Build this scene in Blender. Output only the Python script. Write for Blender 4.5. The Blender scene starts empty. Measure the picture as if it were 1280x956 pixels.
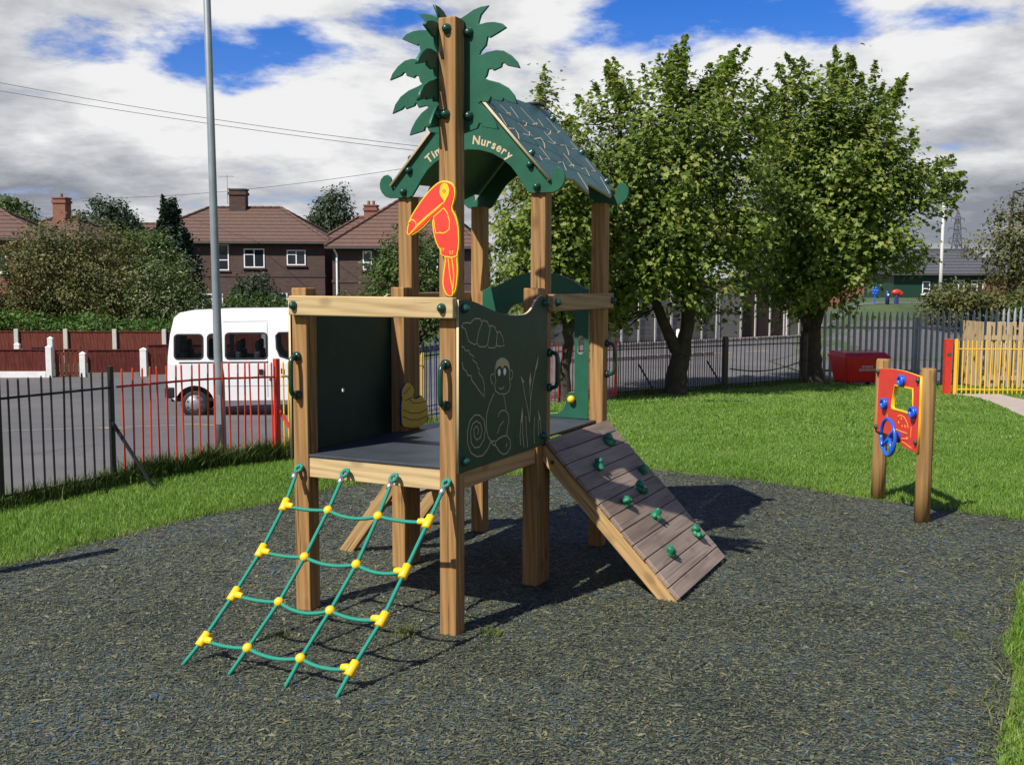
import bpy, bmesh, math, random
import numpy as np
from mathutils import Vector, Matrix
from mathutils.geometry import delaunay_2d_cdt

R = math.radians
rnd = random.Random(7)
rng = np.random.default_rng(11)
sc = bpy.context.scene
COL = sc.collection

# ------------------------------------------------------------------ helpers
def tag(o, label=None, cat=None, group=None, kind=None):
    if label: o['label'] = label
    if cat: o['category'] = cat
    if group: o['group'] = group
    if kind: o['kind'] = kind
    return o

def empty(name, loc=(0, 0, 0), rz=0, label=None, cat=None, group=None):
    o = bpy.data.objects.new(name, None)
    o.empty_display_size = .2
    COL.objects.link(o)
    o.location = loc
    o.rotation_euler = (0, 0, rz)
    return tag(o, label, cat, group)

def link(name, me, parent=None, mats=None, M=None, smooth=False, bevel=0, seg=2):
    if mats is not None:
        for m in (mats if isinstance(mats, (list, tuple)) else [mats]):
            me.materials.append(m)
    me.name = name
    o = bpy.data.objects.new(name, me)
    COL.objects.link(o)
    if parent: o.parent = parent
    if M is not None: o.matrix_local = M
    if smooth:
        me.polygons.foreach_set('use_smooth', [True] * len(me.polygons))
    if bevel:
        b = o.modifiers.new('bevel', 'BEVEL')
        b.width = bevel; b.segments = seg; b.limit_method = 'ANGLE'; b.angle_limit = R(40)
    return o

def copy_obj(o, parent=None, loc=None, M=None):
    c = o.copy()
    COL.objects.link(c)
    if parent: c.parent = parent
    if loc is not None: c.location = loc
    if M is not None: c.matrix_local = M
    return c

def copy_tree(o, parent=None):
    c = copy_obj(o, parent)
    for ch in list(o.children):
        copy_tree(ch, c)
    return c

class MB:
    def __init__(s): s.v = []; s.f = []; s.mi = []; s.cur = 0
    def add(s, vs, fs):
        n = len(s.v)
        s.v += [tuple(p) for p in vs]
        for f in fs:
            s.f.append([i + n for i in f]); s.mi.append(s.cur)
        return s
    def hexa(s, p):
        return s.add(p, [(0, 3, 2, 1), (4, 5, 6, 7), (0, 1, 5, 4), (1, 2, 6, 5), (2, 3, 7, 6), (3, 0, 4, 7)])
    def box(s, lo, hi, M=None):
        (a, b, c), (d, e, f) = lo, hi
        p = [(a, b, c), (d, b, c), (d, e, c), (a, e, c), (a, b, f), (d, b, f), (d, e, f), (a, e, f)]
        if M is not None: p = [M @ Vector(q) for q in p]
        return s.hexa(p)
    def beam(s, p0, p1, w, h, up=(0, 0, 1)):
        p0, p1 = Vector(p0), Vector(p1)
        d = (p1 - p0).normalized(); up = Vector(up)
        x = d.cross(up).normalized() * (w / 2); y = x.cross(d).normalized() * (h / 2)
        return s.hexa([p0 - x - y, p0 + x - y, p0 + x + y, p0 - x + y, p1 - x - y, p1 + x - y, p1 + x + y, p1 - x + y])
    def tube(s, pts, r, n=8, cap=True, M=None):
        pts = [Vector(p) for p in pts]
        k = len(pts); rs = r if isinstance(r, (list, tuple)) else [r] * k
        base = len(s.v); prev = None
        for i, p in enumerate(pts):
            t = (pts[min(i + 1, k - 1)] - pts[max(i - 1, 0)])
            if t.length < 1e-9: t = Vector((0, 0, 1))
            t.normalize()
            if prev is None:
                a = t.orthogonal().normalized()
            else:
                a = prev - t * prev.dot(t)
                a = a.normalized() if a.length > 1e-6 else t.orthogonal().normalized()
            prev = a; b = t.cross(a)
            for j in range(n):
                an = 2 * math.pi * j / n
                q = p + (a * math.cos(an) + b * math.sin(an)) * rs[i]
                s.v.append(tuple(M @ q if M is not None else q))
        for i in range(k - 1):
            for j in range(n):
                j2 = (j + 1) % n
                s.f.append([base + i * n + j, base + i * n + j2, base + (i + 1) * n + j2, base + (i + 1) * n + j]); s.mi.append(s.cur)
        if cap:
            s.f.append([base + j for j in reversed(range(n))]); s.mi.append(s.cur)
            s.f.append([base + (k - 1) * n + j for j in range(n)]); s.mi.append(s.cur)
        return s
    def lathe(s, prof, M=None, n=14):
        base = len(s.v); k = len(prof)
        for (r, z) in prof:
            for j in range(n):
                an = 2 * math.pi * j / n
                q = Vector((r * math.cos(an), r * math.sin(an), z))
                s.v.append(tuple(M @ q if M is not None else q))
        for i in range(k - 1):
            for j in range(n):
                j2 = (j + 1) % n
                s.f.append([base + i * n + j, base + i * n + j2, base + (i + 1) * n + j2, base + (i + 1) * n + j]); s.mi.append(s.cur)
        s.f.append([base + j for j in reversed(range(n))]); s.mi.append(s.cur)
        s.f.append([base + (k - 1) * n + j for j in range(n)]); s.mi.append(s.cur)
        return s
    def ball(s, c, r, sc3=(1, 1, 1), n=10, m=7):
        c = Vector(c)
        prof = [(max(r * math.sin(math.pi * i / m), r * .02), -r * math.cos(math.pi * i / m)) for i in range(m + 1)]
        return s.lathe(prof, Matrix.Translation(c) @ Matrix.Diagonal((*sc3, 1)), n)
    def prism(s, poly, t, M=None):
        n = len(poly)
        vs = [Vector((a, b, 0)) for a, b in poly] + [Vector((a, b, t)) for a, b in poly]
        if M is not None: vs = [M @ q for q in vs]
        fs = [list(reversed(range(n))), list(range(n, 2 * n))]
        fs += [(i, (i + 1) % n, n + (i + 1) % n, n + i) for i in range(n)]
        return s.add(vs, fs)
    def mesh(s, name, recalc=True):
        me = bpy.data.meshes.new(name)
        me.from_pydata(s.v, [], s.f)
        me.polygons.foreach_set('material_index', s.mi)
        if recalc:
            bm = bmesh.new(); bm.from_mesh(me)
            bmesh.ops.recalc_face_normals(bm, faces=bm.faces)
            bm.to_mesh(me); bm.free()
        me.update()
        return me
    def build(s, name, mats, parent=None, **k):
        return link(name, s.mesh(name), parent, mats, **k)

def bulk_mesh(name, co, faces_flat, sizes):
    me = bpy.data.meshes.new(name)
    me.vertices.add(len(co)); me.vertices.foreach_set('co', np.ascontiguousarray(co, dtype=np.float32).ravel())
    me.loops.add(len(faces_flat)); me.loops.foreach_set('vertex_index', np.ascontiguousarray(faces_flat, dtype=np.int32))
    me.polygons.add(len(sizes))
    st = np.concatenate([[0], np.cumsum(sizes)[:-1]]).astype(np.int32)
    me.polygons.foreach_set('loop_start', st)
    me.update(calc_edges=True)
    return me

def plate_mesh(name, outline, holes, t, bevel=.002):
    """flat sheet cut to an outline (with holes); local xy, thickness along z centred on 0"""
    cu = bpy.data.curves.new(name, 'CURVE'); cu.dimensions = '2D'; cu.fill_mode = 'BOTH'
    for poly in [outline] + list(holes):
        sp = cu.splines.new('POLY'); sp.points.add(len(poly) - 1)
        for p, (a, b) in zip(sp.points, poly): p.co = (a, b, 0, 1)
        sp.use_cyclic_u = True
    cu.extrude = t / 2 - bevel; cu.bevel_depth = bevel; cu.bevel_resolution = 1; cu.offset = -bevel
    ob = bpy.data.objects.new(name, cu); COL.objects.link(ob)
    dg = bpy.context.evaluated_depsgraph_get()
    me = bpy.data.meshes.new_from_object(ob.evaluated_get(dg))
    bpy.data.objects.remove(ob); bpy.data.curves.remove(cu)
    me.materials.clear()
    return me

def plate(name, outline, holes, t, M, mats, parent, bevel=.002):
    me = plate_mesh(name, outline, holes, t, bevel)
    mats = mats if isinstance(mats, (list, tuple)) else [mats]
    if len(mats) > 1:                      # second material = the core seen at the cut edges
        for p in me.polygons: p.material_index = 0 if abs(p.normal.z) > .9 else 1
    me.transform(M)
    if M.determinant() < 0: me.flip_normals()
    return link(name, me, parent, mats)

def FV(v): return Matrix(((1, 0, 0, 0), (0, 0, 1, v), (0, 1, 0, 0), (0, 0, 0, 1)))   # (a,b,c) -> (a, v+c, b)
def FU(u): return Matrix(((0, 0, 1, u), (1, 0, 0, 0), (0, 1, 0, 0), (0, 0, 0, 1)))   # (a,b,c) -> (u+c, a, b)

def strokes(name, lines, r, M, m, parent, flat=.35, n=6):
    b = MB(); K = M @ Matrix.Diagonal((1, 1, flat, 1))
    for L in lines: b.tube([(x, y, 0) for x, y in L], r, n, True, K)
    return b.build(name, m, parent)

def smooth(poly, it=1, closed=True):
    for _ in range(it):
        out = []; n = len(poly)
        for i in range(n if closed else n - 1):
            a, b = poly[i], poly[(i + 1) % n]
            out += [(a[0] * .75 + b[0] * .25, a[1] * .75 + b[1] * .25), (a[0] * .25 + b[0] * .75, a[1] * .25 + b[1] * .75)]
        poly = out if closed else [poly[0]] + out + [poly[-1]]
    return poly

# ------------------------------------------------------------------ materials
class NT:
    def __init__(s, name):
        s.m = bpy.data.materials.new(name); s.m.use_nodes = True
        s.t = s.m.node_tree; s.n = s.t.nodes; s.l = s.t.links
        s.b = s.n['Principled BSDF']; s.out = s.n['Material Output']
    def N(s, ty, ins=None, **k):
        n = s.n.new(ty)
        for a, b in k.items(): setattr(n, a, b)
        for i, v in (ins or {}).items():
            if isinstance(v, bpy.types.NodeSocket): s.l.new(v, n.inputs[i])
            else: n.inputs[i].default_value = v
        return n
    def obj(s): return s.N('ShaderNodeTexCoord').outputs['Object']
    def mapping(s, vec, scale, rot=(0, 0, 0)):
        return s.N('ShaderNodeMapping', {'Vector': vec, 'Scale': scale, 'Rotation': rot}).outputs[0]
    def noise(s, vec, scale, detail=4, rough=.55, dist=0):
        return s.N('ShaderNodeTexNoise', {'Vector': vec, 'Scale': scale, 'Detail': detail, 'Roughness': rough, 'Distortion': dist}).outputs['Fac']
    def ramp(s, fac, stops, interp='LINEAR'):
        r = s.N('ShaderNodeValToRGB', {'Fac': fac}); e = r.color_ramp.elements; r.color_ramp.interpolation = interp
        while len(e) < len(stops): e.new(.5)
        for x, (p, c) in zip(e, stops):
            x.position = p; x.color = (*c, 1) if len(c) == 3 else c
        return r.outputs[0]
    def mix(s, fac, a, b, mode='MIX'):
        n = s.N('ShaderNodeMix', data_type='RGBA', blend_type=mode)
        for i, v in ((0, fac), (6, a), (7, b)):
            if isinstance(v, bpy.types.NodeSocket): s.l.new(v, n.inputs[i])
            else: n.inputs[i].default_value = v if i == 0 else ((*v, 1) if len(v) == 3 else v)
        return n.outputs[2]
    def math(s, op, a, b=0.0, clamp=False):
        n = s.N('ShaderNodeMath', {0: a, 1: b}, operation=op); n.use_clamp = clamp
        return n.outputs[0]
    def bump(s, h, strength=.3, dist=.01):
        n = s.N('ShaderNodeBump', {'Height': h, 'Strength': strength, 'Distance': dist})
        s.l.new(n.outputs[0], s.b.inputs['Normal'])
    def set(s, **k):
        for a, v in k.items():
            i = s.b.inputs[a.replace('_', ' ')]
            if isinstance(v, bpy.types.NodeSocket): s.l.new(v, i)
            else: i.default_value = (*v, 1) if isinstance(v, (tuple, list)) and len(v) == 3 else v
        return s.m

def plain(name, col, rough=.5, metal=0, var=.25, nscale=9, bump=.05, spec=.5):
    t = NT(name); o = t.obj()
    f = t.noise(o, nscale, 5, .6)
    c = t.ramp(f, [(.25, tuple(x * (1 - var) for x in col)), (.75, tuple(min(1, x * (1 + var * .6)) for x in col))])
    t.set(Base_Color=c, Roughness=rough, Metallic=metal)
    t.b.inputs['Specular IOR Level'].default_value = spec
    if bump: t.bump(t.noise(o, nscale * 12, 3), bump, .004)
    return t.m

def wood(name, axis, c_dark, c_mid, c_light, grain=1.0, weather=0.0, board=None, rot=0):
    t = NT(name); o = t.obj()
    if rot: o = t.mapping(o, (1, 1, 1), (0, R(rot), 0))
    sca = [26 * grain] * 3; sca[axis] = 1.3 * grain
    g = t.noise(t.mapping(o, tuple(sca)), 1.6, 6, .62, .6)
    sca2 = [7 * grain] * 3; sca2[axis] = .35
    w = t.N('ShaderNodeTexWave', {'Vector': t.mapping(o, tuple(sca2)), 'Scale': 2.2, 'Distortion': 5.0, 'Detail': 2.0, 'Detail Scale': 1.2}, bands_direction='DIAGONAL').outputs['Fac']
    f = t.math('ADD', t.math('MULTIPLY', g, .75), t.math('MULTIPLY', w, .28))
    c = t.ramp(f, [(.22, c_dark), (.5, c_mid), (.8, c_light)])
    sk = [8.0] * 3; sk[axis] = 4.2
    vo = t.N('ShaderNodeTexVoronoi', {'Vector': t.mapping(o, tuple(sk)), 'Scale': 1.0}).outputs['Distance']
    kn = t.ramp(vo, [(.10, (1, 1, 1)), (.24, (0, 0, 0))])
    c = t.mix(t.math('MULTIPLY', kn, .55), c, tuple(x * .45 for x in c_dark))
    big = t.noise(o, 2.1, 3)
    c = t.mix(t.math('MULTIPLY', big, .5), c, tuple(x * .72 for x in c_mid))
    sc_k = [60 * grain] * 3; sc_k[axis] = 1.1
    ck = t.ramp(t.noise(t.mapping(o, tuple(sc_k)), 1.0, 3, .5), [(.635, (0, 0, 0)), (.67, (1, 1, 1))])
    c = t.mix(t.math('MULTIPLY', ck, .75), c, tuple(x * .28 for x in c_dark))
    gy = t.ramp(t.noise(o, 3.3, 5, .65), [(.52, (0, 0, 0)), (.72, (1, 1, 1))])
    c = t.mix(t.math('MULTIPLY', gy, .35), c, (c_mid[0] * .62 + .06, c_mid[1] * .62 + .055, c_mid[2] * .6 + .05))
    oi = t.N('ShaderNodeObjectInfo').outputs['Random']
    c = t.mix(1.0, c, t.ramp(oi, [(0, (.84, .83, .82)), (1, (1.0, 1.0, 1.0))]), 'MULTIPLY')
    if weather:
        c = t.mix(t.math('MULTIPLY', t.noise(o, 5, 4), weather, True), c, (.23, .20, .17))
    if board:
        c = t.mix(.28, c, t.ramp(t.N('ShaderNodeNewGeometry').outputs['Random Per Island'], [(0, c_dark), (1, c_light)]))
    t.set(Base_Color=c, Roughness=.72)
    t.b.inputs['Specular IOR Level'].default_value = .25
    t.bump(t.math('SUBTRACT', f, ck), .45, .003)
    return t.m

def leafmat(name, cols, trans=.3, patch=1.2, rough=.55):
    """cols: colour stops, spread per leaf and in clumps"""
    t = NT(name); o = t.obj()
    ri = t.N('ShaderNodeNewGeometry').outputs['Random Per Island']
    cl = t.noise(o, patch, 3, .6)
    f = t.math('ADD', t.math('MULTIPLY', ri, .55), t.math('MULTIPLY', t.math('SUBTRACT', cl, .22), .85))
    k = len(cols)
    c = t.ramp(f, [(.12 + .8 * i / (k - 1), cc) for i, cc in enumerate(cols)])
    t.set(Base_Color=c, Roughness=rough)
    t.b.inputs['Specular IOR Level'].default_value = .35
    tr = t.N('ShaderNodeBsdfTranslucent', {'Color': t.mix(.5, c, t.mix(1.0, c, (1.0, 1.15, .45), 'MULTIPLY'))})
    mx = t.N('ShaderNodeMixShader', {'Fac': trans, 1: t.b.outputs[0], 2: tr.outputs[0]})
    t.l.new(mx.outputs[0], t.out.inputs['Surface'])
    return t.m

M_ = {}
M_['post_wood'] = wood('treated_pine_upright', 2, (.185, .092, .032), (.33, .18, .066), (.44, .265, .105))
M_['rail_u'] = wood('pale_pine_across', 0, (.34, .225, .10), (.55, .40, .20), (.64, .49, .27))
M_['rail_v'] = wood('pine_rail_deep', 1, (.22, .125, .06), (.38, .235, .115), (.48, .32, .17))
M_['ramp_board'] = wood('weathered_ramp_board', 1, (.125, .082, .058), (.285, .21, .160), (.44, .35, .275), 1.25, .12, True)
M_['stringer'] = wood('pine_stringer', 0, (.27, .155, .06), (.47, .29, .12), (.58, .40, .19), .9, rot=-45.5)
M_['ladder_wood'] = wood('pine_ladder_side', 0, (.24, .14, .055), (.42, .26, .11), (.54, .36, .17), .9, rot=52.6)
M_['round_post'] = wood('round_pine_post', 2, (.16, .085, .03), (.31, .175, .06), (.42, .26, .10), 1.1)
M_['slat_wood'] = wood('pale_fence_slat', 2, (.30, .20, .10), (.50, .37, .21), (.62, .48, .30), .8)
M_['hdpe'] = plain('green_plastic_sheet', (.013, .092, .052), .46, 0, .28, 7, .12, .35)
M_['hdpe_core'] = plain('tan_sheet_core', (.52, .41, .24), .55, 0, .1)
M_['roof_green'] = plain('roof_sheet_green', (.030, .090, .078), .45, 0, .28, 7, .12)
M_['panel_dark'] = plain('dark_green_sheet', (.010, .045, .028), .5, 0, .25, 10, .10, .25)
M_['engrave'] = plain('engraved_line_tan', (.46, .36, .21), .7, 0, .1)
M_['engrave_dim'] = plain('engraved_line_dull', (.36, .32, .20), .7, 0, .15)
M_['black_plastic'] = plain('black_plastic', (.006, .007, .008), .4)
M_['bolt_green'] = plain('green_bolt_cap', (.008, .055, .036), .3, 0, .1)
M_['handle_green'] = plain('dark_green_coated_steel', (.008, .042, .026), .28, 0, .2)
M_['steel'] = plain('galvanised_steel', (.55, .56, .57), .35, .9, .15)
M_['red_hdpe'] = plain('red_plastic_sheet', (.70, .045, .030), .42, 0, .16, 9, .08)
M_['yellow_hdpe'] = plain('yellow_plastic_sheet', (.85, .50, .015), .4, 0, .08, 12, .03)
M_['orange_line'] = plain('orange_engraving', (.85, .36, .03), .5, 0, .05)
M_['duck_yellow'] = plain('ochre_plastic', (.60, .40, .02), .45, 0, .1)
M_['blue_plastic'] = plain('blue_plastic', (.012, .10, .55), .3, 0, .1)
M_['blue_edge'] = plain('dark_blue_core', (.012, .03, .16), .5)
M_['white_plastic'] = plain('white_eye', (.8, .78, .72), .5, 0, .05)
M_['hold_green'] = plain('green_climbing_resin', (.01, .16, .075), .5, 0, .25, 30, .2)
M_['conn_yellow'] = plain('yellow_moulded_connector', (.90, .52, .012), .35, 0, .05)
M_['black_paint'] = plain('black_railing_paint', (.007, .010, .009), .4, 0, .3, 20, .1)
M_['red_paint'] = plain('red_railing_paint', (.55, .035, .018), .4, 0, .2, 20, .1)
M_['yellow_paint'] = plain('yellow_railing_paint', (.78, .45, .03), .4, 0, .15, 20, .1)
M_['blue_paint'] = plain('blue_railing_paint', (.02, .03, .13), .4, 0, .2, 20, .1)
M_['grey_pole'] = plain('grey_painted_column', (.19, .225, .235), .5, .1, .2, 6, .05)
M_['pale_pole'] = plain('pale_concrete_column', (.55, .53, .49), .8, 0, .15)
M_['van_white'] = plain('white_van_paint', (.82, .82, .80), .18, 0, .03, 3, 0)
M_['van_black'] = plain('black_bumper', (.012, .013, .015), .5)
M_['tyre'] = plain('tyre_rubber', (.012, .012, .012), .75)
M_['rim'] = plain('silver_wheel', (.45, .45, .44), .35, .7, .25, 14)
M_['seat_cloth'] = plain('grey_seat_cloth', (.10, .11, .13), .9)
M_['white_paint'] = plain('white_masonry_paint', (.76, .75, .72), .7, 0, .12, 5)
M_['white_frame'] = plain('white_window_frame', (.80, .80, .79), .45, 0, .05)
M_['lead'] = plain('lead_gutter', (.06, .06, .06), .6)
M_['bin_red'] = plain('red_bin_plastic', (.66, .020, .016), .4, 0, .2, 5)
M_['bin_text'] = plain('worn_white_print', (.62, .45, .43), .7, 0, .3, 30)
M_['palisade'] = plain('galvanised_palisade', (.36, .39, .42), .5, .35, .25, 4)
M_['bark'] = plain('sycamore_bark', (.062, .050, .036), .95, 0, .5, 9, .6, .1)
M_['concrete'] = plain('grey_concrete_panel', (.19, .175, .16), .9, 0, .25, 3, .2)
M_['concrete_post'] = plain('pale_concrete_post', (.50, .48, .43), .9, 0, .15, 5, .2)
M_['kerb'] = plain('kerb_stone', (.20, .17, .15), .9, 0, .25, 3, .2)
M_['garage'] = plain('dark_garage_door', (.035, .018, .014), .6, 0, .3)
M_['pylon'] = plain('pylon_steel', (.10, .10, .13), .8, 0)
M_['cable'] = plain('black_cable', (.03, .03, .035), .6)
M_['fence_red'] = wood('red_stained_boards', 2, (.085, .018, .011), (.15, .034, .021), (.20, .052, .030), .35)
M_['fence_dark'] = wood('dark_red_stained_boards', 2, (.055, .010, .008), (.105, .019, .013), (.14, .028, .018), .35)

def glassmat():
    t = NT('tinted_window_glass')
    g = t.N('ShaderNodeBsdfGlossy', {'Color': (1, 1, 1, 1), 'Roughness': .02})
    tr = t.N('ShaderNodeBsdfTransparent', {'Color': (.74, .77, .78, 1)})
    fr = t.N('ShaderNodeLayerWeight', {'Blend': .12}).outputs['Fresnel']
    mx = t.N('ShaderNodeMixShader', {'Fac': fr, 1: tr.outputs[0], 2: g.outputs[0]})
    t.l.new(mx.outputs[0], t.out.inputs['Surface'])
    return t.m
M_['van_glass'] = glassmat()
t = NT('house_window_glass'); t.set(Base_Color=(.02, .025, .03), Roughness=.06); M_['glass'] = t.m

def brickmat(name, c1, c2, mortar, sc_=1.0):
    t = NT(name); o = t.obj()
    # bricks follow the wall whichever way it faces
    ng = t.N('ShaderNodeNewGeometry').outputs['Normal']
    nx = t.N('ShaderNodeSeparateXYZ', {0: t.N('ShaderNodeVectorTransform', {0: ng}, vector_type='NORMAL', convert_from='WORLD', convert_to='OBJECT').outputs[0]})
    px = t.N('ShaderNodeSeparateXYZ', {0: o})
    fx = t.math('GREATER_THAN', t.math('ABSOLUTE', nx.outputs[0]), .7)
    along = t.N('ShaderNodeMix', {0: fx, 2: px.outputs[0], 3: px.outputs[1]}).outputs[0]
    v = t.N('ShaderNodeCombineXYZ', {0: along, 1: px.outputs[2], 2: 0.0}).outputs[0]
    b = t.N('ShaderNodeTexBrick', {'Vector': v, 'Color1': (*c1, 1), 'Color2': (*c2, 1), 'Mortar': (*mortar, 1), 'Scale': 1.0, 'Mortar Size': .008, 'Brick Width': .225 * sc_, 'Row Height': .075 * sc_, 'Bias': -.2})
    c = t.mix(t.math('MULTIPLY', t.noise(o, 1.1, 6, .7), .75), b.outputs[0], tuple(x * .35 for x in c1))
    t.set(Base_Color=c, Roughness=.9); t.bump(b.outputs['Fac'], -.4, .006)
    return t.m
M_['brick_dark'] = brickmat('dark_brown_brick', (.078, .042, .035), (.125, .066, .052), (.13, .105, .09))
M_['brick_red'] = brickmat('red_brick', (.27, .085, .048), (.33, .115, .065), (.27, .22, .18))
M_['brick_soot'] = brickmat('sooty_chimney_brick', (.075, .035, .03), (.12, .06, .045), (.1, .085, .075))

def tilemat(name, c1, c2):
    t = NT(name); o = t.obj()
    uvz = t.N('ShaderNodeSeparateXYZ', {0: o})
    rows = t.math('FRACT', t.math('MULTIPLY', uvz.outputs[2], 4.6))
    n1 = t.noise(o, 5, 5, .7); n2 = t.noise(t.mapping(o, (3.5, 3.5, 9)), 2.5, 2)
    f = t.math('ADD', t.math('MULTIPLY', n1, .6), t.math('MULTIPLY', n2, .5))
    c = t.ramp(f, [(.3, c1), (.75, c2)])
    line = t.ramp(rows, [(.0, (.14, .14, .14)), (.38, (1, 1, 1))])
    c = t.mix(1.0, c, line, 'MULTIPLY')
    li = t.ramp(t.noise(o, 2.3, 6, .7), [(.66, (0, 0, 0)), (.74, (1, 1, 1))])
    c = t.mix(t.math('MULTIPLY', li, .35), c, (.33, .28, .18))
    t.set(Base_Color=c, Roughness=.85); t.bump(rows, .6, .03)
    return t.m
M_['tile'] = tilemat('red_brown_roof_tile', (.074, .040, .028), (.142, .080, .055))
M_['tile2'] = tilemat('dull_brown_roof_tile', (.080, .040, .028), (.15, .082, .056))
M_['slate'] = tilemat('grey_slate', (.05, .05, .055), (.09, .09, .10))

def deckmat():
    t = NT('dotted_grey_deck'); o = t.obj()
    v = t.N('ShaderNodeTexVoronoi', {'Vector': t.mapping(o, (1, 1, 0)), 'Scale': 62.0, 'Randomness': 0.0}).outputs['Distance']
    d = t.ramp(v, [(.26, (1, 1, 1)), (.34, (0, 0, 0))])
    c = t.mix(d, t.ramp(t.noise(o, 6, 5), [(.3, (.035, .042, .05)), (.7, (.06, .07, .082))]), (.012, .014, .017))
    t.set(Base_Color=c, Roughness=.5); t.bump(d, -.5, .003)
    return t.m
M_['deck'] = deckmat()

def ropemat():
    t = NT('green_braided_rope'); o = t.obj()
    w = t.N('ShaderNodeTexWave', {'Vector': o, 'Scale': 55.0, 'Distortion': 1.5}, bands_direction='DIAGONAL').outputs['Fac']
    t.set(Base_Color=t.ramp(w, [(.1, (.004, .13, .085)), (.7, (.008, .29, .19))]), Roughness=.65)
    t.bump(w, .5, .003)
    return t.m
M_['rope'] = ropemat()

M_['leaf_syc'] = leafmat('sycamore_leaf', [(.034, .064, .011), (.085, .142, .020), (.165, .232, .034), (.28, .325, .066), (.40, .375, .12)], .44, 1.1)
M_['leaf_olive'] = leafmat('olive_brown_leaf', [(.032, .044, .011), (.078, .090, .022), (.135, .135, .036), (.21, .18, .065)], .25, .6)
M_['leaf_flower'] = leafmat('cream_flowering_leaf', [(.030, .062, .012), (.065, .10, .025), (.12, .15, .045), (.44, .40, .23)], .25, .8)
M_['leaf_dark'] = leafmat('dark_evergreen_leaf', [(.012, .026, .010), (.026, .05, .018), (.048, .08, .03)], .2, .8)
M_['leaf_conifer'] = leafmat('blue_green_needle', [(.012, .030, .017), (.028, .055, .030), (.055, .09, .048)], .15, 1)
M_['leaf_mid'] = leafmat('mid_green_leaf', [(.025, .055, .012), (.065, .115, .022), (.13, .185, .04)], .3, .7)
M_['leaf_bright'] = leafmat('bright_ivy_leaf', [(.03, .075, .012), (.08, .16, .025), (.16, .24, .05)], .3, .8)
M_['leaf_birch'] = leafmat('birch_leaf', [(.022, .038, .016), (.05, .075, .032), (.10, .125, .06)], .3, .6)
M_['grass'] = leafmat('lawn_blade', [(.088, .185, .020), (.145, .265, .034), (.20, .335, .050), (.29, .36, .10)], .40, .8, .5)
M_['long_grass'] = leafmat('long_grass_blade', [(.045, .085, .012), (.085, .14, .02), (.14, .185, .035), (.24, .22, .07)], .3, 1.5)
M_['dry_grass'] = leafmat('dry_tuft_blade', [(.06, .11, .02), (.13, .16, .035), (.28, .24, .10)], .3, 6)

# ------------------------------------------------------------------ terrain
def terr(x, y):
    x = np.asarray(x, float); y = np.asarray(y, float)
    t = x / np.maximum(y, 4)
    ss = lambda a, b, v: (lambda q: q * q * (3 - 2 * q))(np.clip((v - a) / (b - a), 0, 1))
    L = np.interp(y, [9.6, 11.4, 14, 21, 31.7, 40, 60, 150, 300], [0, -.11, -.30, -.93, -1.2, -1.25, -1.2, -1.5, -2])
    Rr = np.interp(y, [10, 13, 18, 21.6, 30, 45, 60, 150, 300], [0, -.1, -.27, -.33, -.5, -.5, -1, -1.6, -2])
    G = np.interp(y, [10, 13, 18, 21.6, 26, 29, 32, 40, 70, 120, 300], [0, -.1, -.26, -.38, -.78, -.85, -.6, .95, .78, 0, -2])
    wl = 1 - ss(-.17, .02, t); wg = ss(.275, .335, t)
    return L * wl + (Rr * (1 - wg) + G * wg) * (1 - wl)
def zt(x, y): return float(terr(x, y))

def inside(px, py, poly):
    c = np.zeros(len(px), bool); n = len(poly)
    for i in range(n):
        x1, y1 = poly[i]; x2, y2 = poly[(i + 1) % n]
        if y1 == y2: continue
        c ^= ((y1 > py) != (y2 > py)) & (px < (x2 - x1) * (py - y1) / (y2 - y1) + x1)
    return c

def sheet(name, poly, step, zoff, m, jitter=0):
    """a polygon draped over the terrain"""
    P = []
    for i in range(len(poly)):
        a, b = Vector(poly[i]), Vector(poly[(i + 1) % len(poly)])
        k = max(1, int((b - a).length / step))
        P += [a.lerp(b, j / k) for j in range(k)]
    xs = [p.x for p in P]; ys = [p.y for p in P]
    gx, gy = np.meshgrid(np.arange(min(xs), max(xs), step), np.arange(min(ys), max(ys), step))
    gx = gx.ravel() + .013; gy = gy.ravel() + .017
    ok = inside(gx, gy, [(p.x, p.y) for p in P])
    V = P + [Vector((a, b)) for a, b in zip(gx[ok], gy[ok])]
    r = delaunay_2d_cdt(V, [(i, (i + 1) % len(P)) for i in range(len(P))], [], 1, 1e-5)
    co = [(p.x, p.y, zt(p.x, p.y) + zoff) for p in r[0]]
    me = bpy.data.meshes.new(name); me.from_pydata(co, [], r[2])
    for p in me.polygons:
        if p.normal.z < 0: p.flip()
    o = link(name, me, None, m, smooth=True)
    return tag(o, kind='structure')

# ground materials
t = NT('rough_grass_ground'); o = t.obj()
t.set(Base_Color=t.ramp(t.noise(o, .8, 6, .7), [(.3, (.030, .05, .014)), (.55, (.05, .08, .02)), (.75, (.08, .088, .035))]), Roughness=.95); M_['earth'] = t.m
t = NT('lawn_turf'); o = t.obj()
c = t.mix(t.noise(o, 38, 4, .7), t.ramp(t.noise(o, .7, 5, .6), [(.3, (.09, .16, .018)), (.7, (.15, .245, .03))]), (.075, .12, .022))
t.set(Base_Color=c, Roughness=.95); t.bump(t.noise(o, 60, 3), .8, .03); M_['turf'] = t.m
t = NT('worn_asphalt'); o = t.obj()
f = t.noise(o, 140, 4, .7); big = t.noise(o, .35, 5, .6)
c = t.mix(f, t.ramp(big, [(.3, (.095, .090, .085)), (.7, (.17, .155, .143))]), (.075, .072, .07))
st = t.ramp(t.noise(o, 1.3, 6, .7), [(.56, (0, 0, 0)), (.70, (1, 1, 1))]); c = t.mix(t.math('MULTIPLY', st, .45), c, (.055, .052, .05))
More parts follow.
